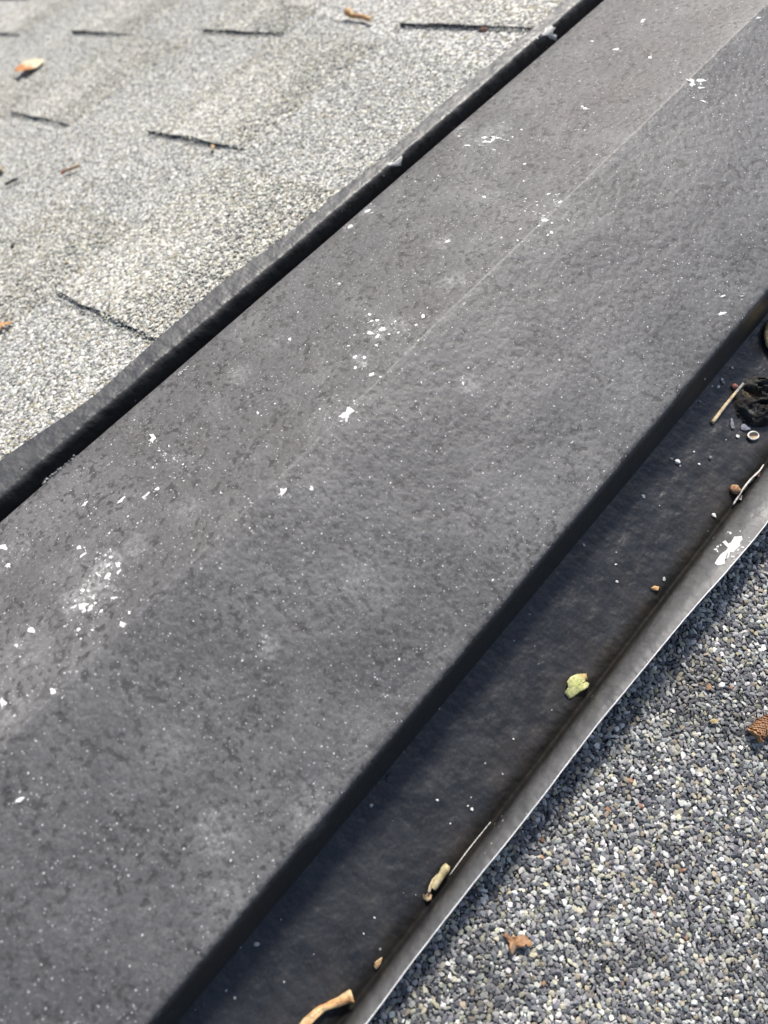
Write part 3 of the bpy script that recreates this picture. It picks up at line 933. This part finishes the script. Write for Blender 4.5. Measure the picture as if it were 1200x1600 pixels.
# ------------------------------------------------------------------ lump of sealant over a fastener
def lump(name, cx, cy, rpx, height, parent):
    c, n0 = at(cx, cy)
    n0 = n0.normalized()
    a, _ = at(cx + 10, cy); b, _ = at(cx, cy + 10)
    ux = (a - c) / 10; uy = (b - c) / 10           # place vector per photo pixel
    NR, NA = 34, 84
    V, F, C = [tuple(c + n0 * height * .8)], [], [(0.05, 0.048, 0.045)]
    holes = [(1169, 621, 12, 6, .45, True), (1184, 636, 9, 3.2, 0.0, False), (1163, 611, 12, 2.4, .5, False), (1182, 613, 11, 2.4, .7, False), (1160, 652, 15, 2.4, .85, False), (1197, 624, 3, 6, 0, False), (1205, 640, 14, 3, -.3, False), (1192, 600, 14, 2, .15, False)]
    for i in range(1, NR + 1):
        t = i / NR
        for k in range(NA):
            ang = 2 * math.pi * k / NA
            w = 1 + 0.10 * mnoise.noise(Vector((math.cos(ang) * 1.6, math.sin(ang) * 1.6, 7.7))) + 0.04 * mnoise.noise(Vector((math.cos(ang) * 6, math.sin(ang) * 6, 1.7)))
            dx, dy = rpx * t * w * math.cos(ang), rpx * t * w * math.sin(ang) * 0.92
            h = height * (1 - t ** 3.0) ** 0.6
            q = Vector((dx * .06, dy * .06, 0))
            h *= 0.82 + 0.35 * mnoise.noise(q * 1.1) + 0.24 * mnoise.noise(q * 3) + 0.12 * mnoise.noise(q * 8)
            col = Vector((0.040, 0.038, 0.036)) * (1 + 0.5 * mnoise.noise(q * 2.2))
            for (hx, hy, ra, rb, an, tan) in holes:
                ex, ey = cx + dx - hx, cy + dy - hy
                u = (ex * math.cos(an) + ey * math.sin(an)) / ra; v = (-ex * math.sin(an) + ey * math.cos(an)) / rb
                d2 = u * u + v * v
                if d2 < 1.6:
                    k2 = max(0.0, 1 - d2 / 1.6)
                    h -= height * (0.55 if tan else 0.8) * k2 ** .7
                    if tan: col = col.lerp(Vector((0.16, 0.12, 0.075)), k2 ** .5)
            h = max(h, -0.0002) if t < 1 else -0.0003
            V.append(tuple(c + ux * dx + uy * dy + n0 * h)); C.append(tuple(col))
    for k in range(NA):
        F.append((0, 1 + k, 1 + (k + 1) % NA))
    for i in range(NR - 1):
        for k in range(NA):
            F.append((1 + i * NA + k, 1 + (i + 1) * NA + k, 1 + (i + 1) * NA + (k + 1) % NA, 1 + i * NA + (k + 1) % NA))
    o = link(name, mesh_py(name, V, F, True, C), M_TAR)
    put(o, parent)
    o['label'] = "rough black lump of cracked sealant with a tan hollow"
    return o
lump("sealant_lump", 1190, 628, 44, 0.0075, vent)

# ------------------------------------------------------------------ debris
def leaf(name, pts, cols, label, cat, lift=0.0006, amp=0.002, waves=2, ph=0.0, group=None, base=0.0004, centre=None, th=0.00022):
    """a dry leaf: outline laid on what it rests on, rings inside it, curled up at the rim; cols = (inner, rim) or a function"""
    cx, cy = centre or (sum(p[0] for p in pts) / len(pts), sum(p[1] for p in pts) / len(pts))
    # refine the outline
    P = []
    for i, p in enumerate(pts):
        q = pts[(i + 1) % len(pts)]
        P += [p, ((p[0] + q[0]) / 2, (p[1] + q[1]) / 2)]
    n = len(P); rings = 5
    top, C = [], []
    c0, nn = at(cx, cy)
    r = random.Random(len(pts) * 31 + int(cx))
    for k in range(rings, 0, -1):
        t = k / rings
        for i, (x, y) in enumerate(P):
            a = math.atan2(y - cy, x - cx)
            h = base + lift * (1 - t * t) + amp * t ** 2 * (0.5 + 0.5 * math.sin(waves * a + ph)) + r.uniform(-.00012, .00012)
            p, _ = at(cx + (x - cx) * t, cy + (y - cy) * t)
            top.append(p + nn * h)
            C.append(cols(t, a) if callable(cols) else tuple(Vector(cols[0]).lerp(Vector(cols[1]), t ** 2)))
    top.append(c0 + nn * (base + lift)); C.append(cols(0, 0) if callable(cols) else cols[0])
    m = len(top)
    V = [tuple(p) for p in top] + [tuple(p - nn * th) for p in top]
    F = []
    for k in range(rings - 1):
        for i in range(n):
            j = (i + 1) % n
            q = (k * n + i, k * n + j, (k + 1) * n + j, (k + 1) * n + i)
            F += [q, tuple(m + t for t in q[::-1])]
    for i in range(n):
        j = (i + 1) % n
        q = ((rings - 1) * n + i, (rings - 1) * n + j, m - 1)
        F += [q, tuple(m + t for t in q[::-1])]
        F.append((j, i, m + i, m + j))
    o = base_origin(link(name, mesh_py(name, V, F, True, C + C), M_DRY))
    if label: tag(o, label, cat, group)
    return o

def roll(name, path, wpx, turn, cols, label=None, cat=None, open_dir=0.0, lift=0.0003, th=0.0002, twist=0.0, jag=0.12, group=None):
    """a curled dry blade: a strip rolled about a path of photo points; turn = how far round (radians)"""
    Q = []
    for (x, y) in path: Q.append(at(x, y))
    pts = []
    L = len(Q)
    NS = 22
    for i in range(NS + 1):
        f = i / NS * (L - 1); k = min(int(f), L - 2); t = f - k
        pts.append((Q[k][0].lerp(Q[k + 1][0], t), Q[k][1].lerp(Q[k + 1][1], t)))
    NA = 12
    V, F, C = [], [], []
    r = random.Random(int(path[0][0] * 7))
    for i, (p, nn) in enumerate(pts):
        t = i / NS
        d = (pts[min(i + 1, NS)][0] - pts[max(i - 1, 0)][0]).normalized()
        side = d.cross(nn).normalized(); up = side.cross(d).normalized()
        R = wpx(t) * (p - CAM_LOC).length / FPX
        for k in range(NA + 1):
            a = open_dir + twist * t + turn * (k / NA - 0.5) - math.pi / 2
            rr2 = R * (1 + jag * mnoise.noise(Vector((t * 7, k * .5, path[0][0])))) * (1 - 0.10 * (k / NA))
            V.append(tuple(p + up * (R + lift) + side * math.cos(a) * rr2 + up * math.sin(a) * rr2))
            C.append(cols(t, k / NA))
    for i in range(NS):
        for k in range(NA):
            a = i * (NA + 1) + k
            F.append((a, a + 1, a + NA + 2, a + NA + 1))
    me = mesh_py(name, V, F, True, C)
    o = base_origin(link(name, me, M_DRY))
    md = o.modifiers.new("thickness", 'SOLIDIFY'); md.thickness = th; md.offset = 0
    if label: tag(o, label, cat, group)
    return o

def stone(name, x, y, rpx, col, label, cat, group=None, flat=0.6, seed=0):
    p, nn = at(x, y)
    R = rpx * (p - CAM_LOC).length / FPX
    r = random.Random(int(x * 13 + y) + seed)
    v0, f0 = ico()
    # one subdivision, then cut by random planes so it looks broken
    vs = [Vector(v) for v in v0]; fs = []; mid = {}
    def mp(a, b):
        k = (min(a, b), max(a, b))
        if k not in mid:
            mid[k] = len(vs); vs.append(((vs[a] + vs[b]) / 2).normalized())
        return mid[k]
    for a, b, c in f0.tolist():
        ab, bc, ca = mp(a, b), mp(b, c), mp(c, a)
        fs += [(a, ab, ca), (b, bc, ab), (c, ca, bc), (ab, bc, ca)]
    sx, sy = r.uniform(.85, 1.3), r.uniform(.7, 1.0)
    for _ in range(7):
        d = Vector((r.gauss(0, 1), r.gauss(0, 1), r.gauss(0, 1))).normalized(); lim = r.uniform(.5, .85)
        vs = [v - d * max(v.dot(d) - lim, 0) for v in vs]
    az = r.uniform(0, 6.28)
    q = nn.to_track_quat('Z', 'Y').to_matrix()
    V = []
    for v in vs:
        w = Matrix.Rotation(az, 3, 'Z') @ Vector((v.x * sx, v.y * sy, v.z * flat))
        V.append(tuple(q @ (w * R) + nn * R * flat * .62))
    o = link(name, mesh_py(name, V, fs, False, [col] * len(V)), M_STONE)
    o.location = p
    return tag(o, label, cat, group)

TANW = (0.62, 0.50, 0.30); OR = (0.55, 0.26, 0.09); RUST = (0.34, 0.15, 0.06)

# leaves and scraps on the near side
leaf("leaf_fragment", [(889.5, 1057.5), (901.5, 1053), (915, 1052.4), (916.5, 1062), (911.5, 1064), (918, 1068), (915, 1074), (904.5, 1081.5), (892.5, 1092), (888, 1092), (880.5, 1081.5), (885, 1074), (882.6, 1065)],
     lambda t, a: (0.50, 0.38, 0.16) if (t > .7 and -1.3 < a < -0.5) else tuple(Vector((0.50, 0.55, 0.19)).lerp(Vector((0.60, 0.60, 0.28)), t)),
     "torn yellow-green leaf fragment lying in the dark trough of the vent", "leaf", 0.0010, 0.0018, 2, 1.0, centre=(899, 1072))

cl = roll("curled_leaf", [(548, 1553), (538, 1557), (527, 1563), (514, 1570), (502, 1575), (490, 1585), (478, 1597), (466, 1612), (454, 1636)],
          lambda t: 8.5 - 22 * t if t < .12 else 5.6 + 1.2 * math.sin(t * 11), 3.5,
          lambda t, k: tuple(Vector((0.66, 0.36, 0.15)).lerp(Vector((0.74, 0.54, 0.30)), 0.5 + 0.5 * math.sin(7 * t + 6 * k))),
          "long curled orange-brown leaf in the trough with an open rolled tip", "leaf", open_dir=2.9, twist=-1.1, jag=.3)

t_ = empty("curled_leaf", at(680, 1376)[0])
tag(t_, "small curled tan leaf with a twisted tail beside the pale straw", "leaf")
b1 = roll("blade", [(698, 1351), (692, 1359), (686, 1369), (679, 1381), (675, 1388)], lambda t: 2.6 + 3.4 * min(1, 4 * t + .5) * (1 - .55 * t * t), 2.9, lambda t, k: tuple(Vector((0.62, 0.54, 0.32)).lerp(Vector((0.46, 0.38, 0.2)), k)), open_dir=2.7, twist=.7, jag=.15)
b2 = roll("stalk", [(684, 1366), (675, 1374), (670, 1383), (667, 1392)], lambda t: 2.4 + 1.4 * t, 2.0, lambda t, k: (0.58, 0.46, 0.27), open_dir=3.0, twist=.8)
b3 = leaf("tip", zs(4, 440, 1340, [(880, 222), (892, 236), (915, 212), (937, 232), (928, 255), (905, 272), (880, 258)]), ((0.55, 0.42, 0.24), (0.60, 0.40, 0.26)), None, None, .0006, .0012)
bpy.context.view_layer.update()
for b_ in (b1, b2, b3): put(b_, t_)

leaf("leaf_scrap", zs(4, 440, 1340, [(628, 620), (622, 655), (588, 702), (578, 680), (580, 648)]), ((0.52, 0.33, 0.15), (0.62, 0.45, 0.26)),
     "tiny tan leaf scrap in the trough above the long curled leaf", "leaf scrap", .0004, .0008)
leaf("leaf_fragment", zs(13.333, 760, 1430, [(260, 360), (340, 330), (440, 400), (500, 370), (560, 410), (680, 360), (760, 400), (850, 520), (820, 600), (750, 550), (640, 620), (560, 650), (500, 750), (450, 810), (400, 700), (385, 590), (400, 520), (300, 430)]),
     lambda t, a: tuple(Vector((0.50, 0.27, 0.12)).lerp(Vector((0.36, 0.20, 0.11)), 0.5 + .5 * math.sin(3 * a + 4 * t))),
     "torn orange-brown leaf fragment lying on the coarse grey granules", "leaf", .0012, .0020, 3, .5, base=0.0042, centre=(799, 1468))
leaf("leaf_scrap", zs(3.333, 840, 1020, [(868, 355), (890, 345), (918, 352), (905, 370), (880, 374)]), ((0.50, 0.38, 0.18), (0.52, 0.42, 0.22)),
     "small flat tan scrap on the granules left of the brown catkin", "leaf scrap", .0003, .0004, base=0.0042)
leaf("leaf_scrap", zs(3.333, 840, 1020, [(850, 180), (862, 164), (876, 168), (880, 188), (866, 200), (852, 198)]), ((0.40, 0.24, 0.14), (0.34, 0.2, 0.12)),
     "small reddish brown scrap on the granules near the vent lip", "leaf scrap", .0003, .0006, base=0.0042)
leaf("bark_crumb", zs(2, 600, 800, [(830, 238), (842, 231), (858, 234), (852, 247), (838, 246)]), ((0.62, 0.36, 0.15), (0.68, 0.45, 0.22)),
     "small orange crumb in the trough by the groove", "crumb", .0008, .0008)

# dry husk at the right edge: a half shell
def shell(name, cx, cy, rx, ry, hgt, label, cat):
    c, nn = at(1192, 545); c2, _ = at(cx, cy)
    c, nn = c2, at(1185, 560)[1]
    k = (c - CAM_LOC).length / FPX
    ux = (at(1180, 570)[0] - at(1170, 570)[0]) / 10; uy = (at(1170, 580)[0] - at(1170, 570)[0]) / 10
    V, F, C = [], [], []
    NR, NA = 12, 36
    for i in range(NR + 1):
        t = i / NR
        for j in range(NA):
            a = 2 * math.pi * j / NA
            w = 1 + 0.05 * mnoise.noise(Vector((math.cos(a) * 2, math.sin(a) * 2, 3)))
            x, y = rx * t * w * math.cos(a), ry * t * w * math.sin(a)
            h = hgt * (1 - t ** 2.2) * (1 + .12 * mnoise.noise(Vector((x * .1, y * .1, 0)))) + 0.0006 + 0.0018 * t ** 4
            V.append(tuple(c + ux * x + uy * y + nn * h))
            spot = math.exp(-(((x + 15) / 3.5) ** 2 + ((y + 12) / 4.5) ** 2))
            C.append(tuple(Vector((0.74, 0.50, 0.22)).lerp(Vector((0.80, 0.62, 0.34)), t).lerp(Vector((0.13, 0.09, 0.04)), min(spot * 1.1, 1))))
    for i in range(NR):
        for j in range(NA):
            F.append((i * NA + j, (i + 1) * NA + j, (i + 1) * NA + (j + 1) % NA, i * NA + (j + 1) % NA))
    o = base_origin(link(name, mesh_py(name, V, F, True, C), M_DRY))
    md = o.modifiers.new("thickness", 'SOLIDIFY'); md.thickness = 0.0004; md.offset = -1
    return tag(o, label, cat)
shell("seed_shell", 1213, 527, 24, 31, 0.0105, "domed tan seed shell with a dark spot in the trough above the sealant lump", "seed shell")

# stick, straws
def path3(px, lifts):
    out = []
    for (x, y), l in zip(px, lifts): out.append(at(x, y, l)[0])
    # smooth in between
    R = []
    for i in range(len(out) - 1):
        for k in range(5):
            R.append(out[i].lerp(out[i + 1], k / 5))
    R.append(out[-1])
    for _ in range(9):
        R = [R[0]] + [(R[i - 1] + R[i] * 2 + R[i + 1]) / 4 for i in range(1, len(R) - 1)] + [R[-1]]
    return R
def stick(name, px, lifts, rpx, col, label, cat):
    P3 = path3(px, lifts)
    k = (P3[0] - CAM_LOC).length / FPX
    o = tube(name, P3, lambda t: rpx(t) * k, M_DRY, None, 9, col)
    return tag(base_origin(o), label, cat)
stick("dry_stick", [(1111.5, 661.5), (1128, 639), (1146, 616.5), (1157.5, 602.5)], [.0009, .0011, .0016, .0022], lambda t: 3.0 - 0.9 * t,
      lambda t, a: (0.74, 0.58, 0.37) if t < .68 else (0.45, 0.42, 0.38), "short dry tan stick with a grey end leaning toward the sealant lump", "stick")
stick("pale_straw", [(1141.2, 788.5), (1154.5, 768), (1168.5, 749), (1178.5, 737.5), (1191, 728.5)], [.0014, .0022, .0026, .0024, .0016], lambda t: 1.5 if t < .7 else 1.5 * (1.35 - t) / .65,
      lambda t, a: (0.72, 0.69, 0.66), "thick curved whitish straw in the groove below the sealant lump", "straw")
stick("pale_straw", [(702.5, 1367.5), (723, 1339), (740, 1317), (764.5, 1283)], [.0007, .0006, .0006, .0008], lambda t: 0.95 - 0.35 * abs(2 * t - 1) ** 2,
      lambda t, a: (0.68, 0.66, 0.62), "long thin straight pale straw lying along the groove lower down", "straw")

# berry, nut, husk
def ball(name, x, y, rpx, cols, label, cat, flat=.85):
    p, nn = at(x, y)
    R = rpx * (p - CAM_LOC).length / FPX
    V, F, C = [], [], []
    NA, NR = 14, 9
    for i in range(NR + 1):
        th = math.pi * i / NR
        for j in range(NA):
            ph = 2 * math.pi * j / NA
            d = Vector((math.sin(th) * math.cos(ph), math.sin(th) * math.sin(ph), math.cos(th)))
            w = 1 + .14 * mnoise.noise(d * 1.8 + Vector((x, y, 0))) + .10 * mnoise.noise(d * 4.5 + Vector((y, x, 0)))
            V.append(tuple(p + Vector((d.x * R * w * 1.08, d.y * R * w, d.z * R * w * flat)) + nn * R * flat * .8))
            C.append(tuple(Vector(cols[0]).lerp(Vector(cols[1]), min(max(.5 + 1.4 * mnoise.noise(d * 2.6 + Vector((x, 0, 1))), 0), 1))))
    for i in range(NR):
        for j in range(NA):
            F.append((i * NA + j, (i + 1) * NA + j, (i + 1) * NA + (j + 1) % NA, i * NA + (j + 1) % NA))
    o = base_origin(link(name, mesh_py(name, V, F, True, C), M_DRY))
    return tag(o, label, cat)
ball("berry", 1146, 605, 4.2, ((0.40, 0.08, 0.05), (0.55, 0.30, 0.24)), "tiny red berry beside the grey end of the dry stick", "berry")
ball("nut", 1145.5, 766, 7.2, ((0.26, 0.08, 0.05), (0.50, 0.33, 0.17)), "round red-brown nut touching the curved whitish straw", "nut")

h_ = empty("seed_husk", at(1175, 682)[0]); tag(h_, "small round husk with a white rim and tan bowl below the sealant lump", "seed husk")
c_, n_ = at(1175, 682)
ring = []
for i in range(25):
    a = 2 * math.pi * i / 24
    p, _ = at(1175 + 8.2 * math.cos(a), 682 + 6.0 * math.sin(a), 0.0011 + 0.0001 * math.sin(3 * a))
    ring.append(p)
rim = tube("rim", ring, 0.00045, M_DRY, None, 7, lambda t, a: (0.80, 0.78, 0.74), close=False)
V, F, C = [], [], []
for i in range(6):
    t = i / 5
    for j in range(20):
        a = 2 * math.pi * j / 20
        V.append(tuple(at(1175 + 8.2 * t * math.cos(a), 682 + 6 * t * math.sin(a), 0.0002 + 0.0009 * t ** 2.5)[0])); C.append((0.52, 0.38, 0.24))
for i in range(5):
    for j in range(20):
        F.append((i * 20 + j, (i + 1) * 20 + j, (i + 1) * 20 + (j + 1) % 20, i * 20 + (j + 1) % 20))
bowl = link("bowl", mesh_py("bowl", V, F, True, C), M_DRY)
bpy.context.view_layer.update()
put(rim, h_); put(bowl, h_)

# dark shreds of plant beside the thick straw
rs = random.Random(21)
for i, (x, y, a, b, ang, col, lab) in enumerate([
        (1160, 767, 6, 3, -.6, (0.02, 0.018, 0.016), "black plant shred next to the middle of the thick whitish straw"),
        (1172, 754, 6, 3, -.9, (0.02, 0.018, 0.016), "black plant shred next to the upper half of the thick whitish straw"),
        (1183, 741, 5, 4, -.5, (0.24, 0.10, 0.08), "reddish plant shred by the tip of the thick whitish straw"),
        (1157, 780, 5, 3, -.5, (0.30, 0.28, 0.28), "grey plant shred by the lower end of the thick whitish straw")]):
    leaf("plant_shred", blob(x, y, a, b, ang, 8, .35, rs), (col, col), lab, "plant shred", .0006, .0010, 3, i)

# grey flakes against the lump
leaf("slate_flake", zs(7.62, 1130, 490, [(82, 1258), (104, 1256), (118, 1300), (116, 1345), (128, 1375), (96, 1378), (78, 1330)]), ((0.20, 0.21, 0.26), (0.26, 0.27, 0.32)), "narrow blue-grey flake at the lower left of the sealant lump", "flake", .0006, .0006, th=.0005)
leaf("slate_flake", zs(7.62, 1130, 490, [(205, 1335), (240, 1318), (275, 1335), (318, 1385), (260, 1400), (200, 1385)]), ((0.22, 0.23, 0.28), (0.28, 0.29, 0.34)), "wider blue-grey flake under the sealant lump above the round husk", "flake", .0006, .0006, th=.0005)

# chips and stones in the trough
WH = (0.72, 0.72, 0.70); GY = (0.30, 0.31, 0.32); DK = (0.07, 0.08, 0.10); PG = (0.45, 0.47, 0.46)
G = "small stone chips lying in the trough of the vent"
for (x, y, s, col, lab) in [
        (1058, 722.5, 5.2, WH, "largest white stone chip in the trough, left of the thick straw"),
        (1049, 717, 2.4, GY, "tiny grey stone chip just above the largest white chip"),
        (1109, 715, 4.0, (0.20, 0.21, 0.24), "flat slate grey stone chip between the largest white chip and the nut"),
        (1084, 706, 1.9, WH, "tiny white stone chip above and right of the largest white chip"),
        (1092, 725.5, 2.1, WH, "tiny white stone chip right of the largest white chip"),
        (1122, 605, 2.7, WH, "lowest of three small chips left of the red berry"),
        (1127.5, 593.5, 2.8, WH, "uppermost of three small chips left of the red berry"),
        (1129.5, 598, 3.0, GY, "grey middle one of three small chips left of the red berry"),
        (1144, 575, 2.2, WH, "small pale chip in the trough above the red berry"),
        (1163, 553, 1.7, GY, "tiny grey chip below the domed seed shell"),
        (1093, 628, 2.0, GY, "tiny grey chip in the trough left of the dry stick"),
        (1101, 592, 1.5, WH, "tiny white chip at the foot of the dark vent wall"),
        (1152, 682.3, 3.4, WH, "small white chip left of the round husk"),
        (1134, 688, 1.6, GY, "tiny grey chip below the tan end of the dry stick"),
        (1004.5, 775.5, 3.4, PG, "pale grey chip at the wall foot left of the largest white chip"),
        (1115, 806, 3.9, WH, "white chip in the trough below the nut"),
        (1037, 905, 3.6, PG, "speckled grey chip by the groove above the orange crumb"),
        (963.5, 909, 2.8, WH, "small white chip in the middle of the trough left of the orange crumb"),
        (962, 882, 1.7, WH, "tiny white chip above the small white chip left of the orange crumb"),
        (912, 852, 3.0, PG, "small pale chip near the wall foot above the green leaf"),
        (609, 1216, 6.6, (0.055, 0.06, 0.07), "dark slate chip against the wall foot, largest in the lower trough"),
        (580, 1259, 4.0, PG, "pale grey chip below the dark slate chip"),
        (683, 1250, 2.4, WH, "tiny white chip in the trough above the long thin straw"),
        (737, 1264.5, 2.8, WH, "white chip close to the upper end of the long thin straw"),
        (731, 1259, 1.6, WH, "tiny white chip next to a white chip by the long thin straw"),
        (703.5, 1287, 1.8, WH, "tiny white chip left of the long thin straw"),
        (401, 1475, 3.4, PG, "pale grey chip against the wall foot low in the trough"),
        (439, 1437, 1.9, GY, "tiny grey chip above the lowest pale grey chip"),
        (802, 1155, 1.6, WH, "tiny white chip in the trough below the green leaf"),
        (568, 1459, 1.5, WH, "tiny white chip in the lower trough left of the tan leaf tail"),
        (585, 1434, 1.5, WH, "tiny white chip in the lower trough above the leaf scrap"),
        (1100, 1072, 0, WH, "")]:
    if s: stone("stone_chip", x, y, s, col, lab, "stone chip", G, 0.55)

# brown scaly catkin at the right edge
ck = empty("catkin", at(1185, 1138)[0]); tag(ck, "brown scaly catkin curled on the granules at the right edge", "catkin")
pp = [at(x, y, 0.0046)[0] for x, y in ((1171, 1149), (1176, 1143), (1182, 1136.5), (1190, 1131.5), (1200, 1129), (1214, 1128), (1230, 1132), (1243, 1141))]
kk_ = (pp[0] - CAM_LOC).length / FPX
body = tube("body", pp, lambda t: (10.5 + 1.2 * math.sin(t * 9)) * kk_, M_DRY, None, 14, lambda t, a: (0.36, 0.15, 0.06))
sme = None
scs = []
for i in range(26):
    f = 0.06 + 0.9 * i / 26
    q = f * (len(pp) - 1); k = min(int(q), len(pp) - 2); p = pp[k].lerp(pp[k + 1], q - k)
    d = (pp[k + 1] - pp[k]).normalized()
    up = Vector((.3, 0, .95)); sd = d.cross(up).normalized(); up = sd.cross(d)
    for j in range(7):
        a = math.pi * (j + .5 * (i % 2)) / 6.0 - 0.12
        rad = (sd * math.cos(a) + up * math.sin(a)).normalized()
        if sme is None:
            V = [(-1, 0, 0), (-.7, -.75, .12), (.35, -.8, .38), (1.25, 0, .62), (.35, .8, .38), (-.7, .75, .12), (.2, 0, .62), (0, 0, -.3)]
            Fq = [(0, 1, 6), (1, 2, 6), (2, 3, 6), (3, 4, 6), (4, 5, 6), (5, 0, 6), (1, 0, 7), (2, 1, 7), (3, 2, 7), (4, 3, 7), (5, 4, 7), (0, 5, 7)]
            sme = mesh_py("scale", V, Fq, False, [(0.36, 0.17, 0.08)] * 3 + [(0.66, 0.42, 0.25)] + [(0.36, 0.17, 0.08)] * 4)
            sme.materials.append(M_DRY)
        o = bpy.data.objects.new("scale", sme); COL.objects.link(o)
        s_ = 3.1 * kk_ * rs.uniform(.85, 1.2)
        xax = (-d).lerp(rad, .25).normalized(); yax = rad.cross(xax).normalized(); zax = xax.cross(yax)
        R3 = Matrix((xax, yax, zax)).transposed().to_4x4()
        o.matrix_world = Matrix.Translation(p + rad * 10.2 * kk_) @ R3 @ Matrix.Rotation(rs.uniform(-.3, .3), 4, 'Z') @ Matrix.Scale(s_, 4)
        scs.append(o)
# pale flared end
endp = pp[0]; dd = (pp[0] - pp[1]).normalized(); s1 = dd.cross(Vector((0, 0, 1))).normalized(); s2 = s1.cross(dd)
V, F, C = [tuple(endp + dd * 0.0002)], [], [(0.45, 0.20, 0.09)]
for i in range(1, 5):
    t = i / 4
    for j in range(20):
        a = 2 * math.pi * j / 20
        r_ = 13.2 * kk_ * t * (1 + .10 * math.sin(5 * a) * t)
        V.append(tuple(endp + dd * (0.0012 * t ** 2 - 0.0004 + .0005 * math.sin(7 * a + i)) + s1 * math.cos(a) * r_ + s2 * math.sin(a) * r_))
        C.append(tuple(Vector((0.62, 0.40, 0.22)).lerp(Vector((0.50, 0.24, 0.11)), .5 + .5 * math.sin(4 * a + 5 * t))))
for j in range(20): F.append((0, 1 + j, 1 + (j + 1) % 20))
for i in range(3):
    for j in range(20): F.append((1 + i * 20 + j, 1 + (i + 1) * 20 + j, 1 + (i + 1) * 20 + (j + 1) % 20, 1 + i * 20 + (j + 1) % 20))
ce = link("flared_end", mesh_py("flared_end", V, F, True, C), M_DRY)
md = ce.modifiers.new("thickness", 'SOLIDIFY'); md.thickness = 0.0004
bpy.context.view_layer.update()
for o in [body, ce] + scs: put(o, ck)

# leaves and scraps on the far slope
leaf("dry_leaf", [(28, 121.7), (35.8, 114.7), (46.6, 101.7), (56, 97), (69, 96), (70, 100.6), (60.7, 110), (45.5, 120), (36.8, 124)],
     lambda t, a: (0.58, 0.24, 0.07) if (0.35 < a < 3.0 and t > .25) else (0.72, 0.64, 0.44), "cream and orange dry leaf on the far shingles, largest leaf on that slope", "leaf", .004, .006, 1, -1.2, base=.003)
roll("curled_leaf", [(546, 28), (553, 32), (562, 32.5), (572, 34), (583, 39)], lambda t: 5.2 if t < .2 else 3.2, 4.2, lambda t, k: (0.60, 0.33, 0.14) if k < .6 else (0.66, 0.44, 0.24),
     "small orange curled leaf on the far shingles near the top edge", "leaf", open_dir=2.4, lift=.002)
leaf("dry_leaf", [(-12, 527), (0, 512.5), (12, 508), (21, 505.5), (17, 512), (5, 520)], ((0.60, 0.36, 0.15), (0.52, 0.22, 0.08)), "pointed orange-brown leaf cut off by the left edge of the far shingles", "leaf", .002, .003, base=.002)
leaf("leaf_scrap", [(30, 177), (34, 178), (40, 184), (37, 188), (31, 184)], ((0.62, 0.36, 0.20), (0.60, 0.34, 0.2)), "tiny orange scrap caught under the left shingle joint of the far slope", "leaf scrap", .001, .002, base=.002)
stick("dry_twig", [(99, 275.5), (108, 271), (118, 270), (128, 264)], [.003, .004, .004, .004], lambda t: 2.0, lambda t, a: (0.50, 0.34, 0.20) if t > .2 else (0.55, 0.22, 0.12), "thin orange-brown twig on the far shingles", "twig")
leaf("dry_leaf", [(-8, 262), (4, 263.5), (9.5, 269), (2, 276), (-8, 281)], ((0.50, 0.42, 0.28), (0.42, 0.33, 0.2)), "tan leaf piece at the left edge of the far shingles above a black twig", "leaf", .003, .004, base=.002)
stick("dry_twig", [(12, 293), (20, 289.5), (31, 284.5)], [.003, .0035, .0035], lambda t: 1.9, lambda t, a: (0.06, 0.055, 0.05), "short black twig on the far shingles below the tan leaf piece", "twig")
leaf("leaf_scrap", blob(759, 42.5, 7, 3.2, -.1, 9, .1), ((0.55, 0.27, 0.17), (0.6, 0.33, 0.22)), "small pinkish scrap in the shingle joint beside the vent", "leaf scrap", .001, .001, base=.003)
leaf("leaf_scrap", blob(335, 236, 2.8, 5, .2, 8, .3), ((0.60, 0.42, 0.2), (0.55, 0.36, 0.18)), "tiny orange speck of leaf below the middle shingle joint", "leaf scrap", .001, .001, base=.003)
stone("stone_chip", 22, 385, 4.4, (0.10, 0.09, 0.08), "dark crumb on the far shingles near the left edge", "stone chip", None, .7)
bpy.context.view_layer.update()
